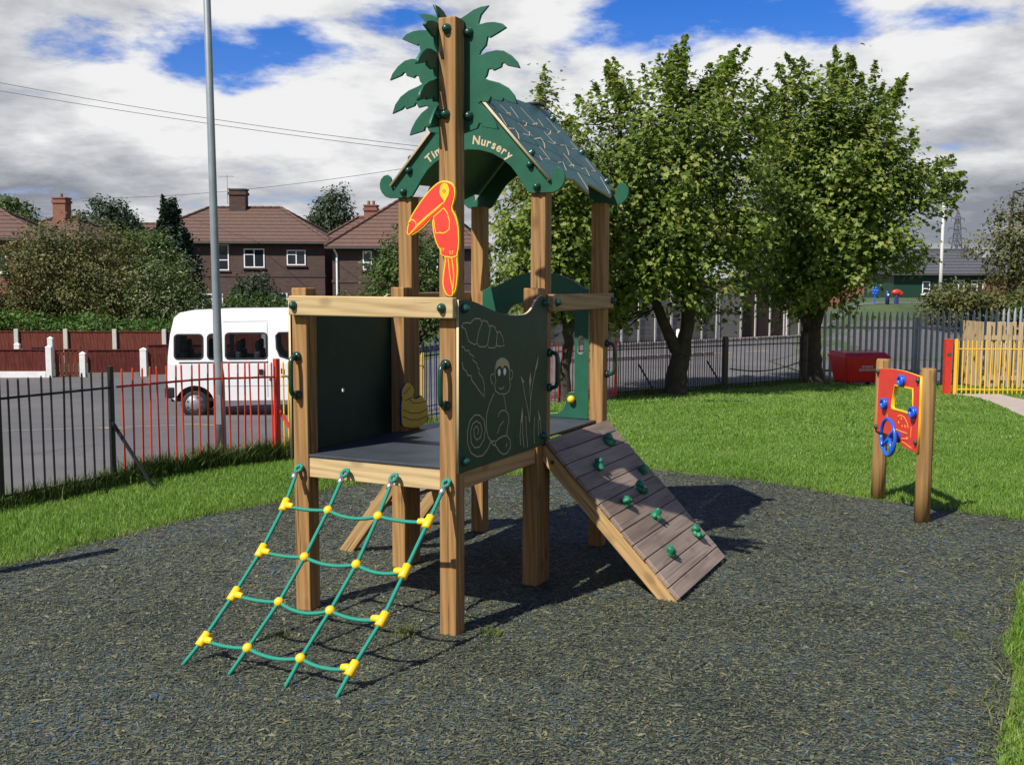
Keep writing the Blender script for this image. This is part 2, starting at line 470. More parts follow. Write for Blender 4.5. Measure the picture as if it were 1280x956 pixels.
pt = t.N('ShaderNodeTexVoronoi', {'Vector': t.mapping(o, (.22, .13, 0), (0, 0, .5)), 'Scale': 1.0}, distance='CHEBYCHEV'); ps = t.N('ShaderNodeSeparateColor', {0: pt.outputs['Color']}).outputs[0]
c = t.mix(t.math('MULTIPLY', t.math('GREATER_THAN', ps, .7), .35), c, (.07, .068, .068))
cr = t.ramp(t.N('ShaderNodeTexVoronoi', {'Vector': o, 'Scale': .55}, feature='DISTANCE_TO_EDGE').outputs[0], [(.0, (1, 1, 1)), (.012, (0, 0, 0))])
c = t.mix(t.math('MULTIPLY', cr, .4), c, (.04, .04, .04))
t.set(Base_Color=c, Roughness=.9); t.bump(f, .5, .008); M_['asphalt'] = t.m
t = NT('pale_path_concrete'); o = t.obj()
t.set(Base_Color=t.ramp(t.noise(o, 9, 6, .7), [(.3, (.31, .255, .205)), (.7, (.43, .36, .295))]), Roughness=.95); M_['path'] = t.m
M_['mark_white'] = plain('worn_white_marking', (.42, .40, .36), .9, 0, .5, 12, 0)
M_['mark_yellow'] = plain('worn_yellow_marking', (.45, .29, .10), .9, 0, .5, 12, 0)

def mulchmat():
    t = NT('shredded_rubber'); o = t.obj()
    wv = t.N('ShaderNodeTexNoise', {'Vector': o, 'Scale': 9.0, 'Detail': 2.0}).outputs['Color']
    v1 = t.N('ShaderNodeVectorMath', {0: o, 1: t.N('ShaderNodeVectorMath', {0: wv, 3: .09}, operation='SCALE').outputs[0]}, operation='ADD').outputs[0]
    a = t.N('ShaderNodeTexVoronoi', {'Vector': t.mapping(v1, (40, 95, 30), (0, 0, .5)), 'Scale': 1.0})
    b = t.N('ShaderNodeTexVoronoi', {'Vector': t.mapping(v1, (90, 38, 30), (0, 0, -.3)), 'Scale': 1.0})
    sel = t.ramp(t.noise(o, 30, 2), [(.48, (0, 0, 0)), (.52, (1, 1, 1))])
    sepa = t.N('ShaderNodeSeparateColor', {0: a.outputs['Color']}); sepb = t.N('ShaderNodeSeparateColor', {0: b.outputs['Color']})
    rv = t.N('ShaderNodeMix', {0: sel, 2: sepa.outputs[0], 3: sepb.outputs[0]}).outputs[0]
    dv = t.N('ShaderNodeMix', {0: sel, 2: a.outputs['Distance'], 3: b.outputs['Distance']}).outputs[0]
    patch = t.noise(o, .9, 5, .65)
    rv2 = t.math('ADD', rv, t.math('MULTIPLY', t.math('SUBTRACT', patch, .5), .9))
    c = t.ramp(rv2, CHIPS)
    c = t.mix(t.ramp(dv, [(.45, (0, 0, 0)), (.9, (1, 1, 1))]), c, (.012, .012, .011))
    t.set(Base_Color=c, Roughness=.8)
    t.bump(t.math('SUBTRACT', 1.0, dv), .9, .012)
    return t.m
CHIPS = [(.0, (.008, .011, .009)), (.20, (.026, .036, .027)), (.36, (.070, .078, .038)), (.50, (.034, .052, .042)), (.63, (.150, .142, .060)), (.76, (.030, .054, .058)), (.90, (.205, .186, .080)), (1.0, (.030, .074, .125))]
M_['mulch'] = mulchmat()
t = NT('rubber_shred'); o = t.obj()
ri = t.N('ShaderNodeNewGeometry').outputs['Random Per Island']
f = t.math('ADD', ri, t.math('MULTIPLY', t.math('SUBTRACT', t.noise(o, .9, 5, .65), .5), .95))
t.set(Base_Color=t.ramp(f, CHIPS), Roughness=.72); M_['chip'] = t.m

# outlines (metres, camera stands over the origin looking along +y)
MULCH = [(-4.6, 3.6), (-3.45, 5.75), (-3.10, 6.24), (-2.93, 6.52), (-2.76, 6.87), (-2.49, 7.33), (-2.16, 7.78), (-1.77, 8.21), (-1.46, 8.78), (-1.0, 9.1), (-.40, 9.25),
         (.35, 9.4), (.95, 9.62), (1.32, 9.66), (1.60, 9.45), (2.13, 9.20), (2.45, 8.85), (2.69, 8.52), (3.02, 8.27), (3.26, 8.0), (3.47, 7.88), (3.81, 7.68), (4.1, 7.2),
         (3.9, 6.9), (3.36, 6.5), (3.12, 6.26), (2.64, 5.40), (2.28, 4.64), (1.98, 4.06), (1.78, 3.69), (1.5, 2.9), (1.3, -1.5), (-4.6, -1.5)]
FENCE = [(-4.9, 6.18), (-3.89, 7.91), (-3.37, 8.80), (-2.32, 10.33), (-1.85, 12.4), (-1.30, 15.3), (0.35, 16.95), (1.81, 18.3), (6.05, 21.65), (6.75, 23.95), (6.85, 24.15)]
PATH = [(8.05, 19.35), (8.25, 18.7), (8.08, 17.68), (7.42, 15.3), (7.0, 13.6), (8.45, 13.6), (8.75, 17.0), (8.9, 18.6), (9.05, 19.42)]
LAWN = FENCE + [(14.5, 24.15), (14.5, -2), (-7, -2), (-7, 4.2)]

# one sheet to the horizon
xs = np.concatenate([np.linspace(-900, -60, 8), np.linspace(-50, 50, 101), np.linspace(60, 900, 8)])
ys = np.concatenate([np.linspace(-30, -3, 7), np.linspace(-2, 75, 111), np.linspace(80, 160, 17), np.linspace(200, 1500, 12)])
gx, gy = np.meshgrid(xs, ys); gz = terr(gx, gy) - .004
nx, ny = len(xs), len(ys)
idx = np.arange(nx * ny).reshape(ny, nx)
q = np.stack([idx[:-1, :-1], idx[:-1, 1:], idx[1:, 1:], idx[1:, :-1]], -1).reshape(-1, 4)
me = bulk_mesh('ground', np.stack([gx, gy, gz], -1).reshape(-1, 3), q.ravel(), np.full(len(q), 4))
gr = link('ground', me, None, M_['earth'], smooth=True); tag(gr, kind='structure')

CAR = FENCE[:10] + [(7.3, 30), (11.0, 37), (13.5, 45.9), (12.6, 45.9), (3.0, 37.7), (-10.3, 32.6), (-17, 31.5), (-26, 31.5), (-26, 6.2)]
sheet('car_park', CAR, .7, .006, M_['asphalt'])
sheet('lawn', LAWN, .45, .010, M_['turf'])
sheet('yard', [(6.95, 24.3), (14.6, 24.3), (20, 28), (23, 37.2), (11.1, 37.2), (7.4, 30)], .7, .006, M_['asphalt'])
sheet('far_path', [(11.5, 40.5), (17.5, 40.5), (18.5, 45), (12, 45)], .8, .008, M_['asphalt'])
sheet('rubber_surface', MULCH, .35, .016, M_['mulch'])
sheet('footpath', PATH, .4, .018, M_['path'])
def stripe(name, a, b, w, m):
    a, b = Vector(a), Vector(b); n = (b - a).normalized(); n = Vector((-n.y, n.x)) * w / 2
    sheet(name, [tuple(a - n), tuple(b - n), tuple(b + n), tuple(a + n)], .6, .012, m)
stripe('parking_line', (-8.0, 13.3), (-5.2, 16.2), .07, M_['mark_white'])
for a, b in [((-6.1, 15.3), (-5.5, 15.0)), ((-5.2, 16.6), (-4.6, 16.2)), ((3.8, 31.2), (4.7, 31.6)), ((6.0, 33), (7.0, 33.5)), ((7.6, 34.2), (8.4, 34.6)), ((5.2, 32.0), (5.8, 32.3))]:
    stripe('bay_marking', a, b, .14, M_['mark_yellow'])
for (a, b) in [((1.5, 28.8), (6.2, 32.4)), ((3.2, 35.6), (12.6, 43.5))]:
    kb = MB(); k = 12
    for i in range(k):
        p = Vector(a).lerp(Vector(b), i / k); q2 = Vector(a).lerp(Vector(b), (i + 1) / k - .004)
        kb.beam((p.x, p.y, zt(*p) + .05), (q2.x, q2.y, zt(*q2) + .05), .13, .16)
    tag(kb.build('kerb', M_['kerb'], bevel=.015), kind='structure')

# ------------------------------------------------------------------ loose shreds and grass
def chips(n, y0, y1, s0, s1):
    y = y0 + (y1 - y0) * rng.random(n * 3) ** .8; x = (rng.random(n * 3) - .5) * 1.12 * y
    ok = inside(x, y, MULCH); x, y = x[ok][:n], y[ok][:n]; n = len(x)
    L = rng.uniform(s0, s1, n); L = L * np.where(rng.random(n) < .06, 1.7, 1.0); W = L * rng.uniform(.12, .36, n)
    an = rng.uniform(0, 2 * np.pi, n); pit = rng.normal(0, .07, n); rol = rng.normal(0, .12, n)
    base = np.array([(-.5, -.35, 0), (-.1, -.5, .06), (.5, -.2, -.05), (.45, .3, 0), (-.05, .5, .10), (-.5, .4, .02)])
    P = base[None] * np.stack([L, W, L], -1)[:, None]
    P[:, :, 2] += pit[:, None] * P[:, :, 0] + rol[:, None] * P[:, :, 1]
    ca, sa = np.cos(an)[:, None], np.sin(an)[:, None]
    X = P[:, :, 0] * ca - P[:, :, 1] * sa + x[:, None]; Y = P[:, :, 0] * sa + P[:, :, 1] * ca + y[:, None]
    Z = P[:, :, 2] * .7 + .0185 + np.abs(rng.normal(0, .002, n))[:, None]
    return np.stack([X, Y, Z], -1).reshape(-1, 3), n
A, n1 = chips(100000, 2.6, 5.6, .007, .028); B_, n2 = chips(52000, 5.2, 9.5, .012, .038)
co = np.concatenate([A, B_]); n = n1 + n2
fi = (np.array([[0, 1, 4, 5], [1, 2, 3, 4]])[None] + 6 * np.arange(n)[:, None, None]).reshape(-1)
tag(link('rubber_shreds', bulk_mesh('rubber_shreds', co, fi, np.full(2 * n, 4)), None, M_['chip']), 'dark grey, tan and blue rubber shreds covering the play surface', 'rubber shreds', kind='stuff')

def blades(x, y, h, w, lean=.35, zo=.0):
    n = len(x); an = rng.uniform(0, 2 * np.pi, n); la = rng.uniform(0, 2 * np.pi, n); ll = np.abs(rng.normal(0, lean, n)) * h
    dx, dy = np.cos(an) * w / 2, np.sin(an) * w / 2; z = terr(x, y) + zo
    lx, ly = np.cos(la) * ll, np.sin(la) * ll
    V = np.stack([np.stack([x - dx, y - dy, z], -1), np.stack([x + dx, y + dy, z], -1),
                  np.stack([x + dx * .7 + lx * .35, y + dy * .7 + ly * .35, z + h * .6], -1), np.stack([x - dx * .7 + lx * .35, y - dy * .7 + ly * .35, z + h * .6], -1),
                  np.stack([x + lx, y + ly, z + h], -1)], 1).reshape(-1, 3)
    f = np.concatenate([(np.array([0, 1, 2, 3])[None] + 5 * np.arange(n)[:, None]).ravel(), (np.array([3, 2, 4])[None] + 5 * np.arange(n)[:, None]).ravel()])
    return V, f, np.concatenate([np.full(n, 4), np.full(n, 3)])
def bladeobj(name, parts, m):
    V = []; Fq = []; S = []; off = 0
    for v, f, s in parts:
        V.append(v); Fq.append(f + off); S.append(s); off += len(v)
    return link(name, bulk_mesh(name, np.concatenate(V), np.concatenate(Fq), np.concatenate(S)), None, m)
def lawn_pts(n, x0, x1, y0, y1, grow=.0):
    x = rng.uniform(x0, x1, n); y = rng.uniform(y0, y1, n)
    wob = .045 * np.sin(x * 7.1 + y * 3.3) + .035 * np.sin(x * 17 - y * 13)
    ok = inside(x, y, LAWN) & ~inside(x + wob, y + wob, MULCH) & ~inside(x, y, PATH) & (np.abs(x) < .72 * y + 2.6)
    return x[ok], y[ok]
parts = []
for (n, x0, x1, y0, y1, h0, h1, w) in [(50000, -7, -4.6, 4, 10, .022, .055, .008), (80000, 2.7, 7.5, 2.4, 7.3, .022, .055, .009), (40000, 6.2, 10.5, 7.2, 12, .02, .045, .011), (45000, 1.45, 2.7, 3.0, 5.6, .015, .042, .006), (85000, -4.6, -1.2, 5.8, 11, .022, .055, .006), (20000, 2.2, 4.2, 4.6, 8, .035, .08, .007), (135000, -1.6, 6.2, 7.2, 12, .018, .042, .008), (70000, -1.8, 9, 12, 17, .02, .042, .013), (42000, 0, 12, 17, 24, .022, .045, .018)]:
    x, y = lawn_pts(n, x0, x1, y0, y1)
    cl = .75 + .5 * (np.sin(x * 2.3 + 1.3 * np.sin(y * 1.7)) * np.sin(y * 2.9 + x) * .5 + .5)
    parts.append(blades(x, y, rng.uniform(h0, h1, len(x)) * cl, w, .55, .008))
tag(bladeobj('lawn_grass', parts, M_['grass']), 'short bright green grass of the nursery lawn', 'grass', kind='stuff')
# long unmown grass under the railings
parts = []
for (a, b, n, hh) in [(FENCE[0], FENCE[1], 1500, .15), (FENCE[1], FENCE[2], 1700, .17), (FENCE[2], FENCE[3], 4200, .24), (FENCE[3], FENCE[4], 2400, .26), (FENCE[4], FENCE[5], 1200, .2), (FENCE[7], FENCE[8], 2600, .16)]:
    tt = rng.random(n); off = np.abs(rng.normal(0, .13, n)) * np.where(rng.random(n) < .75, -1, 1) * .9
    d = np.array(b) - np.array(a); d /= np.linalg.norm(d)
    x = a[0] + (b[0] - a[0]) * tt - d[1] * -off * -1; y = a[1] + (b[1] - a[1]) * tt + d[0] * -off * 1
    parts.append(blades(x, y, rng.uniform(.3, 1, n) * hh * (.6 + .6 * np.abs(np.sin(tt * 9))), .010, .5, .004))
tag(bladeobj('long_grass', parts, M_['long_grass']), 'long unmown grass along the foot of the railings', 'grass', kind='stuff')
# dry straw along the ragged edge of the rubber
parts = []
for i in range(0, 30):
    a, b = MULCH[i], MULCH[i + 1]; n = int(170 * math.dist(a, b)) + 1
    tt = rng.random(n); x = a[0] + (b[0] - a[0]) * tt + rng.normal(0, .05, n); y = a[1] + (b[1] - a[1]) * tt + rng.normal(0, .06, n)
    parts.append(blades(x, y, rng.uniform(.015, .06, n), .006, 1.4, .014))
xx = rng.uniform(-3.5, 4, 2600); yy = rng.uniform(2.8, 9.4, 2600); ok = inside(xx, yy, MULCH) & (rng.random(2600) < .5 + .5 * np.sin(xx * 2.1 + yy)); parts.append(blades(xx[ok], yy[ok], rng.uniform(.012, .05, ok.sum()), .003, 3.0, .021))
tag(bladeobj('edge_straw', parts, M_['dry_grass']), 'dry straw and stray grass along the edge of the rubber surface', 'straw', kind='stuff')
def tuft(x, y, r, n, h, label, m='dry_grass'):
    a = rng.uniform(0, 6.283, n); q = r * rng.random(n) ** .7
    v, f, s = blades(q * np.cos(a), q * np.sin(a), rng.uniform(.4, 1, n) * h, .005, .9, 0)
    v[:, 2] -= 0
    o = link('grass_tuft', bulk_mesh('grass_tuft', v, f, s), None, M_[m]); o.location = (x, y, .016)
    tag(o, label, 'grass tuft')

# ---- traced drawings and outlines (metres, on each sheet)
D_top=[(0.005,1.647),(0.098,1.642),(0.178,1.631),(0.302,1.6),(0.432,1.572),(0.59,1.556),(0.697,1.556),(0.757,1.56),(0.819,1.582),(0.869,1.623),(0.919,1.651),(0.984,1.657),(1.025,1.631),(1.061,1.56)]
D_eng={'leaf1':[(0.024,1.516),(0.04,1.534),(0.088,1.535),(0.114,1.53),(0.128,1.54),(0.158,1.552),(0.215,1.55),(0.229,1.535),(0.25,1.541),(0.292,1.533),(0.313,1.508),(0.334,1.514),(0.377,1.502),(0.399,1.475),(0.432,1.478),(0.466,1.447),(0.484,1.401),(0.433,1.402),(0.389,1.407),(0.4,1.419),(0.378,1.397),(0.303,1.402),(0.298,1.421),(0.271,1.408),(0.209,1.412),(0.182,1.431),(0.158,1.424),(0.094,1.445),(0.075,1.48),(0.059,1.506),(0.024,1.516)],'r1':[(0.178,1.431),(0.198,1.484),(0.239,1.535)],'r2':[(0.296,1.419),(0.313,1.469),(0.328,1.51)],'r3':[(0.393,1.413),(0.399,1.445),(0.406,1.474)],'leaf2':[(0.024,1.424),(0.049,1.416),(0.059,1.402),(0.098,1.399),(0.108,1.382),(0.148,1.368),(0.138,1.35),(0.178,1.333),(0.189,1.308),(0.209,1.302),(0.199,1.284),(0.24,1.256),(0.261,1.216),(0.261,1.157),(0.209,1.191),(0.168,1.224),(0.128,1.251),(0.118,1.276),(0.088,1.278),(0.069,1.303),(0.039,1.315),(0.03,1.348)],'head':[(0.379,1.255),(0.378,1.299),(0.4,1.327),(0.444,1.339),(0.489,1.336),(0.535,1.313),(0.551,1.271),(0.547,1.231),(0.559,1.189),(0.543,1.16),(0.502,1.149),(0.434,1.155),(0.386,1.175),(0.375,1.205),(0.39,1.229),(0.379,1.255)],'smile':[(0.423,1.191),(0.445,1.179),(0.472,1.182),(0.483,1.191)],'earL':[(0.368,1.265),(0.335,1.263),(0.329,1.239),(0.357,1.212)],'earR':[(0.558,1.27),(0.586,1.263),(0.582,1.228),(0.559,1.22)],'bodyL':[(0.368,1.166),(0.315,1.113),(0.283,1.057),(0.283,0.999),(0.304,0.947),(0.337,0.922),(0.38,0.918)],'bodyR':[(0.479,1.146),(0.498,1.103),(0.509,1.067)],'arm':[(0.417,1.037),(0.424,1.056),(0.457,1.067),(0.502,1.062),(0.537,1.038),(0.544,1.007),(0.531,0.978),(0.515,0.929)],'leg':[(0.409,0.953),(0.435,0.989),(0.48,1.009)],'foot':[(0.337,0.922),(0.352,0.905),(0.392,0.89),(0.436,0.853),(0.481,0.833),(0.527,0.835),(0.562,0.86),(0.561,0.897),(0.526,0.925),(0.481,0.931),(0.425,0.925),(0.391,0.915),(0.381,0.896)],'toe':[(0.508,0.868),(0.522,0.887)],'tail':[(0.337,0.922),(0.294,0.884),(0.241,0.862),(0.179,0.867),(0.118,0.895),(0.084,0.948),(0.082,1.005),(0.108,1.054),(0.158,1.077),(0.21,1.071),(0.258,1.041),(0.272,0.99),(0.258,0.943),(0.21,0.911),(0.159,0.913),(0.122,0.943),(0.114,1.001),(0.138,1.036),(0.179,1.046),(0.22,1.026),(0.237,0.99),(0.22,0.958),(0.179,0.949),(0.154,0.972),(0.148,1.006),(0.179,1.021),(0.199,1.0),(0.189,0.977)],'s1':[(0.713,1.186),(0.738,1.12),(0.776,1.042),(0.802,0.963)],'s2':[(0.8,1.157),(0.813,1.081),(0.809,1.039)],'s3':[(0.874,1.246),(0.837,1.164),(0.813,1.081),(0.802,0.965)],'s4':[(0.691,0.979),(0.68,0.907),(0.688,0.853)],'s5':[(0.71,0.987),(0.716,0.902),(0.732,0.836)],'s6':[(0.752,1.003),(0.76,0.917),(0.779,0.829)],'s7':[(0.938,0.965),(0.954,0.914),(0.958,0.881)],'s8':[(0.87,0.989),(0.859,0.904),(0.867,0.838)],'s9':[(0.912,0.968),(0.923,0.907),(0.918,0.875)]}
D_fill={'cap':[(0.385,1.282),(0.389,1.308),(0.407,1.33),(0.455,1.338),(0.512,1.329),(0.542,1.3),(0.544,1.269),(0.519,1.294),(0.483,1.3),(0.465,1.283),(0.438,1.302),(0.407,1.297)],'eyeL':[(0.409,1.272),(0.418,1.284),(0.431,1.285),(0.44,1.269),(0.434,1.252),(0.418,1.249)],'eyeR':[(0.472,1.269),(0.48,1.284),(0.494,1.285),(0.505,1.269),(0.499,1.253),(0.483,1.248)],'t1':[(0.684,1.23),(0.732,1.191),(0.708,1.188)],'t2':[(0.806,1.239),(0.819,1.197),(0.805,1.151),(0.792,1.189)],'t3':[(0.912,1.326),(0.902,1.276),(0.877,1.242),(0.872,1.257)],'t4':[(0.705,1.059),(0.715,1.007),(0.701,0.975),(0.686,0.981)],'t5':[(0.911,1.022),(0.948,0.964),(0.928,0.961)]}
D_gable=[(0.012,2.347),(0.048,2.368),(0.089,2.364),(0.121,2.335),(0.122,2.292),(0.094,2.245),(0.058,2.226),(-0.082,2.226),(-0.115,2.252),(-0.157,2.309),(-0.174,2.336),(-0.208,2.378),(-0.258,2.418),(-0.327,2.458),(-0.404,2.479),(-0.456,2.484)]
D_tou={'out':[(-0.083,2.201),(-0.051,2.207),(-0.018,2.199),(0.003,2.18),(0.009,2.147),(0.001,2.11),(-0.012,2.077),(0.009,2.044),(0.022,2.006),(0.028,1.95),(0.027,1.894),(0.017,1.856),(0.022,1.79),(0.019,1.752),(0.013,1.705),(0.003,1.677),(-0.021,1.657),(-0.047,1.671),(-0.061,1.705),(-0.065,1.733),(-0.057,1.79),(-0.047,1.847),(-0.074,1.857),(-0.076,1.881),(-0.095,1.904),(-0.112,1.952),(-0.119,2.0),(-0.117,2.033),(-0.173,1.982),(-0.223,1.954),(-0.251,1.95),(-0.263,1.964),(-0.253,2.012),(-0.234,2.05),(-0.183,2.115),(-0.139,2.161),(-0.105,2.188)],'face':[(-0.047,2.195),(-0.031,2.186),(-0.022,2.162),(-0.026,2.139),(-0.04,2.116),(-0.049,2.1),(-0.055,2.116),(-0.071,2.135),(-0.076,2.157),(-0.07,2.182),(-0.059,2.193)],'beak':[(-0.053,2.104),(-0.095,2.07),(-0.15,2.033),(-0.206,1.989),(-0.246,1.954)],'beak2':[(-0.062,2.1),(-0.139,2.047),(-0.201,2.001)],'tip':[(-0.251,2.012),(-0.228,2.028),(-0.208,2.016),(-0.206,1.992),(-0.246,1.954)],'wing':[(-0.053,2.078),(-0.035,2.055),(-0.022,2.017),(-0.024,1.979),(-0.04,1.965),(-0.062,1.959),(-0.075,1.963),(-0.095,1.959),(-0.104,1.99),(-0.108,2.028),(-0.108,2.037)],'f1':[(-0.071,1.89),(-0.068,1.874),(-0.06,1.89),(-0.057,1.874),(-0.052,1.89)],'f2':[(-0.021,1.877),(-0.019,1.858),(-0.012,1.877),(-0.01,1.858),(-0.004,1.877)],'tl1':[(-0.03,1.842),(-0.021,1.762),(-0.003,1.677)],'tl2':[(-0.01,1.842),(0.001,1.762),(-0.008,1.667)],'fl':[(-0.046,1.85),(-0.013,1.845),(0.016,1.852)]}
D_palm=[(0.041,2.424),(0.061,2.437),(0.131,2.454),(0.143,2.478),(0.155,2.477),(0.16,2.46),(0.243,2.443),(0.231,2.476),(0.207,2.513),(0.175,2.546),(0.136,2.57),(0.151,2.578),(0.191,2.572),(0.205,2.598),(0.215,2.582),(0.262,2.57),(0.27,2.584),(0.286,2.57),(0.341,2.553),(0.325,2.595),(0.293,2.632),(0.246,2.659),(0.198,2.673),(0.171,2.684),(0.182,2.695),(0.19,2.723),(0.205,2.725),(0.218,2.715),(0.258,2.728),(0.262,2.744),(0.273,2.746),(0.289,2.732),(0.354,2.715),(0.34,2.745),(0.308,2.778),(0.269,2.802),(0.23,2.808),(0.182,2.803),(0.142,2.79),(0.15,2.809),(0.178,2.834),(0.186,2.872),(0.198,2.867),(0.245,2.887),(0.284,2.905),(0.261,2.926),(0.222,2.937),(0.182,2.939),(0.136,2.934),(0.15,2.975),(0.191,3.015),(0.15,3.013),(0.11,3.003),(0.07,2.983),(0.045,2.972)]
D_back=[(-0.827,1.689),(-0.761,1.702),(-0.656,1.755),(-0.565,1.787),(-0.462,1.796),(-0.336,1.79),(-0.223,1.751),(-0.136,1.694),(-0.094,1.683)]
D_backhole=[(-0.687,1.514),(-0.661,1.555),(-0.629,1.579),(-0.577,1.595),(-0.372,1.598),(-0.284,1.584),(-0.221,1.557),(-0.196,1.523),(-0.191,1.016),(-0.226,1.012),(-0.247,0.99),(-0.253,0.943),(-0.271,0.895),(-0.309,0.87),(-0.36,0.864)]
D_slot=[(-0.172,1.363),(-0.151,1.384),(-0.13,1.364),(-0.129,1.284),(-0.15,1.266),(-0.171,1.283)]
D_duck=[(-0.88,0.876),(-0.883,0.937),(-0.882,1.005),(-0.874,1.039),(-0.882,1.066),(-0.874,1.1),(-0.85,1.128),(-0.827,1.132),(-0.803,1.117),(-0.791,1.091),(-0.804,1.05),(-0.785,1.037),(-0.757,1.052),(-0.741,1.066),(-0.723,1.041),(-0.702,1.015),(-0.699,0.962),(-0.711,0.907),(-0.75,0.878),(-0.805,0.866),(-0.852,0.866)]
D_duckl=[[(-0.869,1.067),(-0.85,1.074),(-0.835,1.095),(-0.819,1.11)],[(-0.859,1.027),(-0.804,1.05)],[(-0.835,1.041),(-0.804,1.016),(-0.757,1.019),(-0.711,1.035)],[(-0.87,0.972),(-0.82,0.954),(-0.757,0.958),(-0.703,0.988)],[(-0.873,0.931),(-0.82,0.914),(-0.758,0.92),(-0.707,0.945)]]
MARKS= [[(0.14,1.214),(0.219,1.243),(0.196,1.279),(0.207,1.212)],[(0.122,1.381),(0.22,1.352)],[(0.089,1.567),(0.234,1.593),(0.208,1.641),(0.242,1.524)],[(0.156,1.726),(0.225,1.707)],[(0.103,1.94),(0.236,1.942),(0.217,1.983),(0.244,1.898)],[(0.237,1.397),(0.24,1.439),(0.281,1.372),(0.288,1.334)],[(0.279,1.264),(0.378,1.327)],[(0.337,1.339),(0.381,1.276),(0.379,1.197)],[(0.368,1.019),(0.352,1.119),(0.395,1.103),(0.448,1.043)],[(0.242,1.743),(0.245,1.79),(0.288,1.715),(0.303,1.662)],[(0.286,1.626),(0.39,1.639),(0.365,1.67)],[(0.385,1.54),(0.394,1.617)],[(0.403,1.31),(0.367,1.458),(0.415,1.435),(0.472,1.361)],[(0.466,1.294),(0.577,1.277),(0.575,1.218)],[(0.384,1.736),(0.368,1.836),(0.429,1.783),(0.472,1.725)],[(0.466,1.65),(0.588,1.624),(0.563,1.657),(0.585,1.558)],[(0.302,2.015),(0.373,2.026),(0.384,1.919)],[(0.563,1.151),(0.603,1.129)],[(0.583,1.389),(0.563,1.489),(0.645,1.417)],[(0.638,1.6),(0.785,1.53)],[(0.584,1.752),(0.565,1.849),(0.643,1.789)],[(0.458,2.026),(0.574,2.006),(0.578,1.93)],[(0.622,2.009),(0.781,1.899)],[(0.24,1.071),(0.346,1.023)]]
SEAMS= [[(0.208,1.047),(0.267,1.3),(0.245,1.759),(0.231,1.972)],[(0.338,1.009),(0.396,1.32),(0.387,1.752),(0.382,1.934)],[(0.451,1.025),(0.468,1.387),(0.556,1.786),(0.578,1.93)],[(0.547,1.084),(0.579,1.414),(0.607,1.492),(0.652,1.762)],[(0.26,1.079),(0.451,1.025)],[(0.272,1.302),(0.466,1.294)],[(0.418,1.561),(0.607,1.492)],[(0.455,1.689),(0.575,1.823)],[(0.612,1.806),(0.748,1.828)]]
DUCK= [(0.895, 0.88), (0.891, 0.941), (0.892, 1.009), (0.905, 1.041), (0.892, 1.069), (0.905, 1.102), (0.944, 1.125), (0.982, 1.125), (1.021, 1.105), (1.042, 1.075), (1.02, 1.036), (1.052, 1.019), (1.1, 1.028), (1.127, 1.04), (1.159, 1.008), (1.197, 0.976), (1.202, 0.919), (1.179, 0.866), (1.111, 0.846), (1.019, 0.849), (0.941, 0.862)]
DUCKL= [[(0.913, 1.067), (0.943, 1.071), (0.969, 1.089), (0.995, 1.1)], [(0.93, 1.025), (1.02, 1.036)], [(0.968, 1.035), (1.02, 1.002), (1.099, 0.994), (1.181, 0.999)], [(0.911, 0.973), (0.993, 0.943), (1.099, 0.931), (1.194, 0.949)], [(0.906, 0.933), (0.993, 0.902), (1.098, 0.892), (1.188, 0.904)]]

# ------------------------------------------------------------------ climbing tower (local u, v, z; u runs along the rope side, v runs back)
S, W, L1, LT = .092, .9685, 1.039, 2.0565
YAW = .4518
tower = empty('climbing_tower', (-.2695, 5.027, .016), -YAW, 'tall timber climbing tower with green palm fronds, peaked green roof and rope net', 'climbing tower')
def part(mb, name, m, bevel=.004, parent=tower, **k): return mb.build(name, M_[m] if isinstance(m, str) else m, parent, bevel=bevel, **k)
HS, HE, HT = 1.697, 2.236, 2.960
for (u, v, h) in [(-W, 0, HS), (-S, 0, HT), (-W, L1 - S, HS), (-W, L1, HE), (-S, L1 - S, HS), (-S, L1, HE), (-W, LT - S, HE), (-S, LT - S, HE)]:
    part(MB().box((u, v, -.03), (u + S, v + S - .001, h)), 'post', 'post_wood', .006)
part(MB().box((-.956, -.043, 1.557), (.008, -.002, 1.657)), 'rail', 'rail_u', .006)
part(MB().box((.003, 1.062, 1.566), (.043, 2.035, 1.662)), 'rail', 'rail_v', .006)
part(MB().box((-W - .043, 1.062, 1.566), (-W - .003, 2.035, 1.662)), 'rail', 'rail_v', .006)
bm_ = {}
part(MB().box((-W + S, .010, .716), (-S, .052, .822)), 'deck_beam', 'rail_u', .004)
part(MB().box((-W + S, LT - .052, .716), (-S, LT - .010, .822)), 'deck_beam', 'rail_u', .004)
for u in (-.054, -W + .012):
    part(MB().box((u, S, .712), (u + .042, L1 - S, .808)), 'deck_beam', 'rail_v', .004)
    part(MB().box((u, L1 + S, .712), (u + .042, LT - S, .808)), 'deck_beam', 'rail_v', .004)
part(MB().box((-W + S, L1 - .06, .716), (-S, L1 - .018, .822)), 'deck_beam', 'rail_u', .004)
part(MB().box((-W + .046, .004, .823), (-.046, L1 - .002, .836)), 'deck', 'deck', .002)
part(MB().box((-W + .046, L1 + .002, .823), (-.046, LT - .004, .836)), 'deck', 'deck', .002)

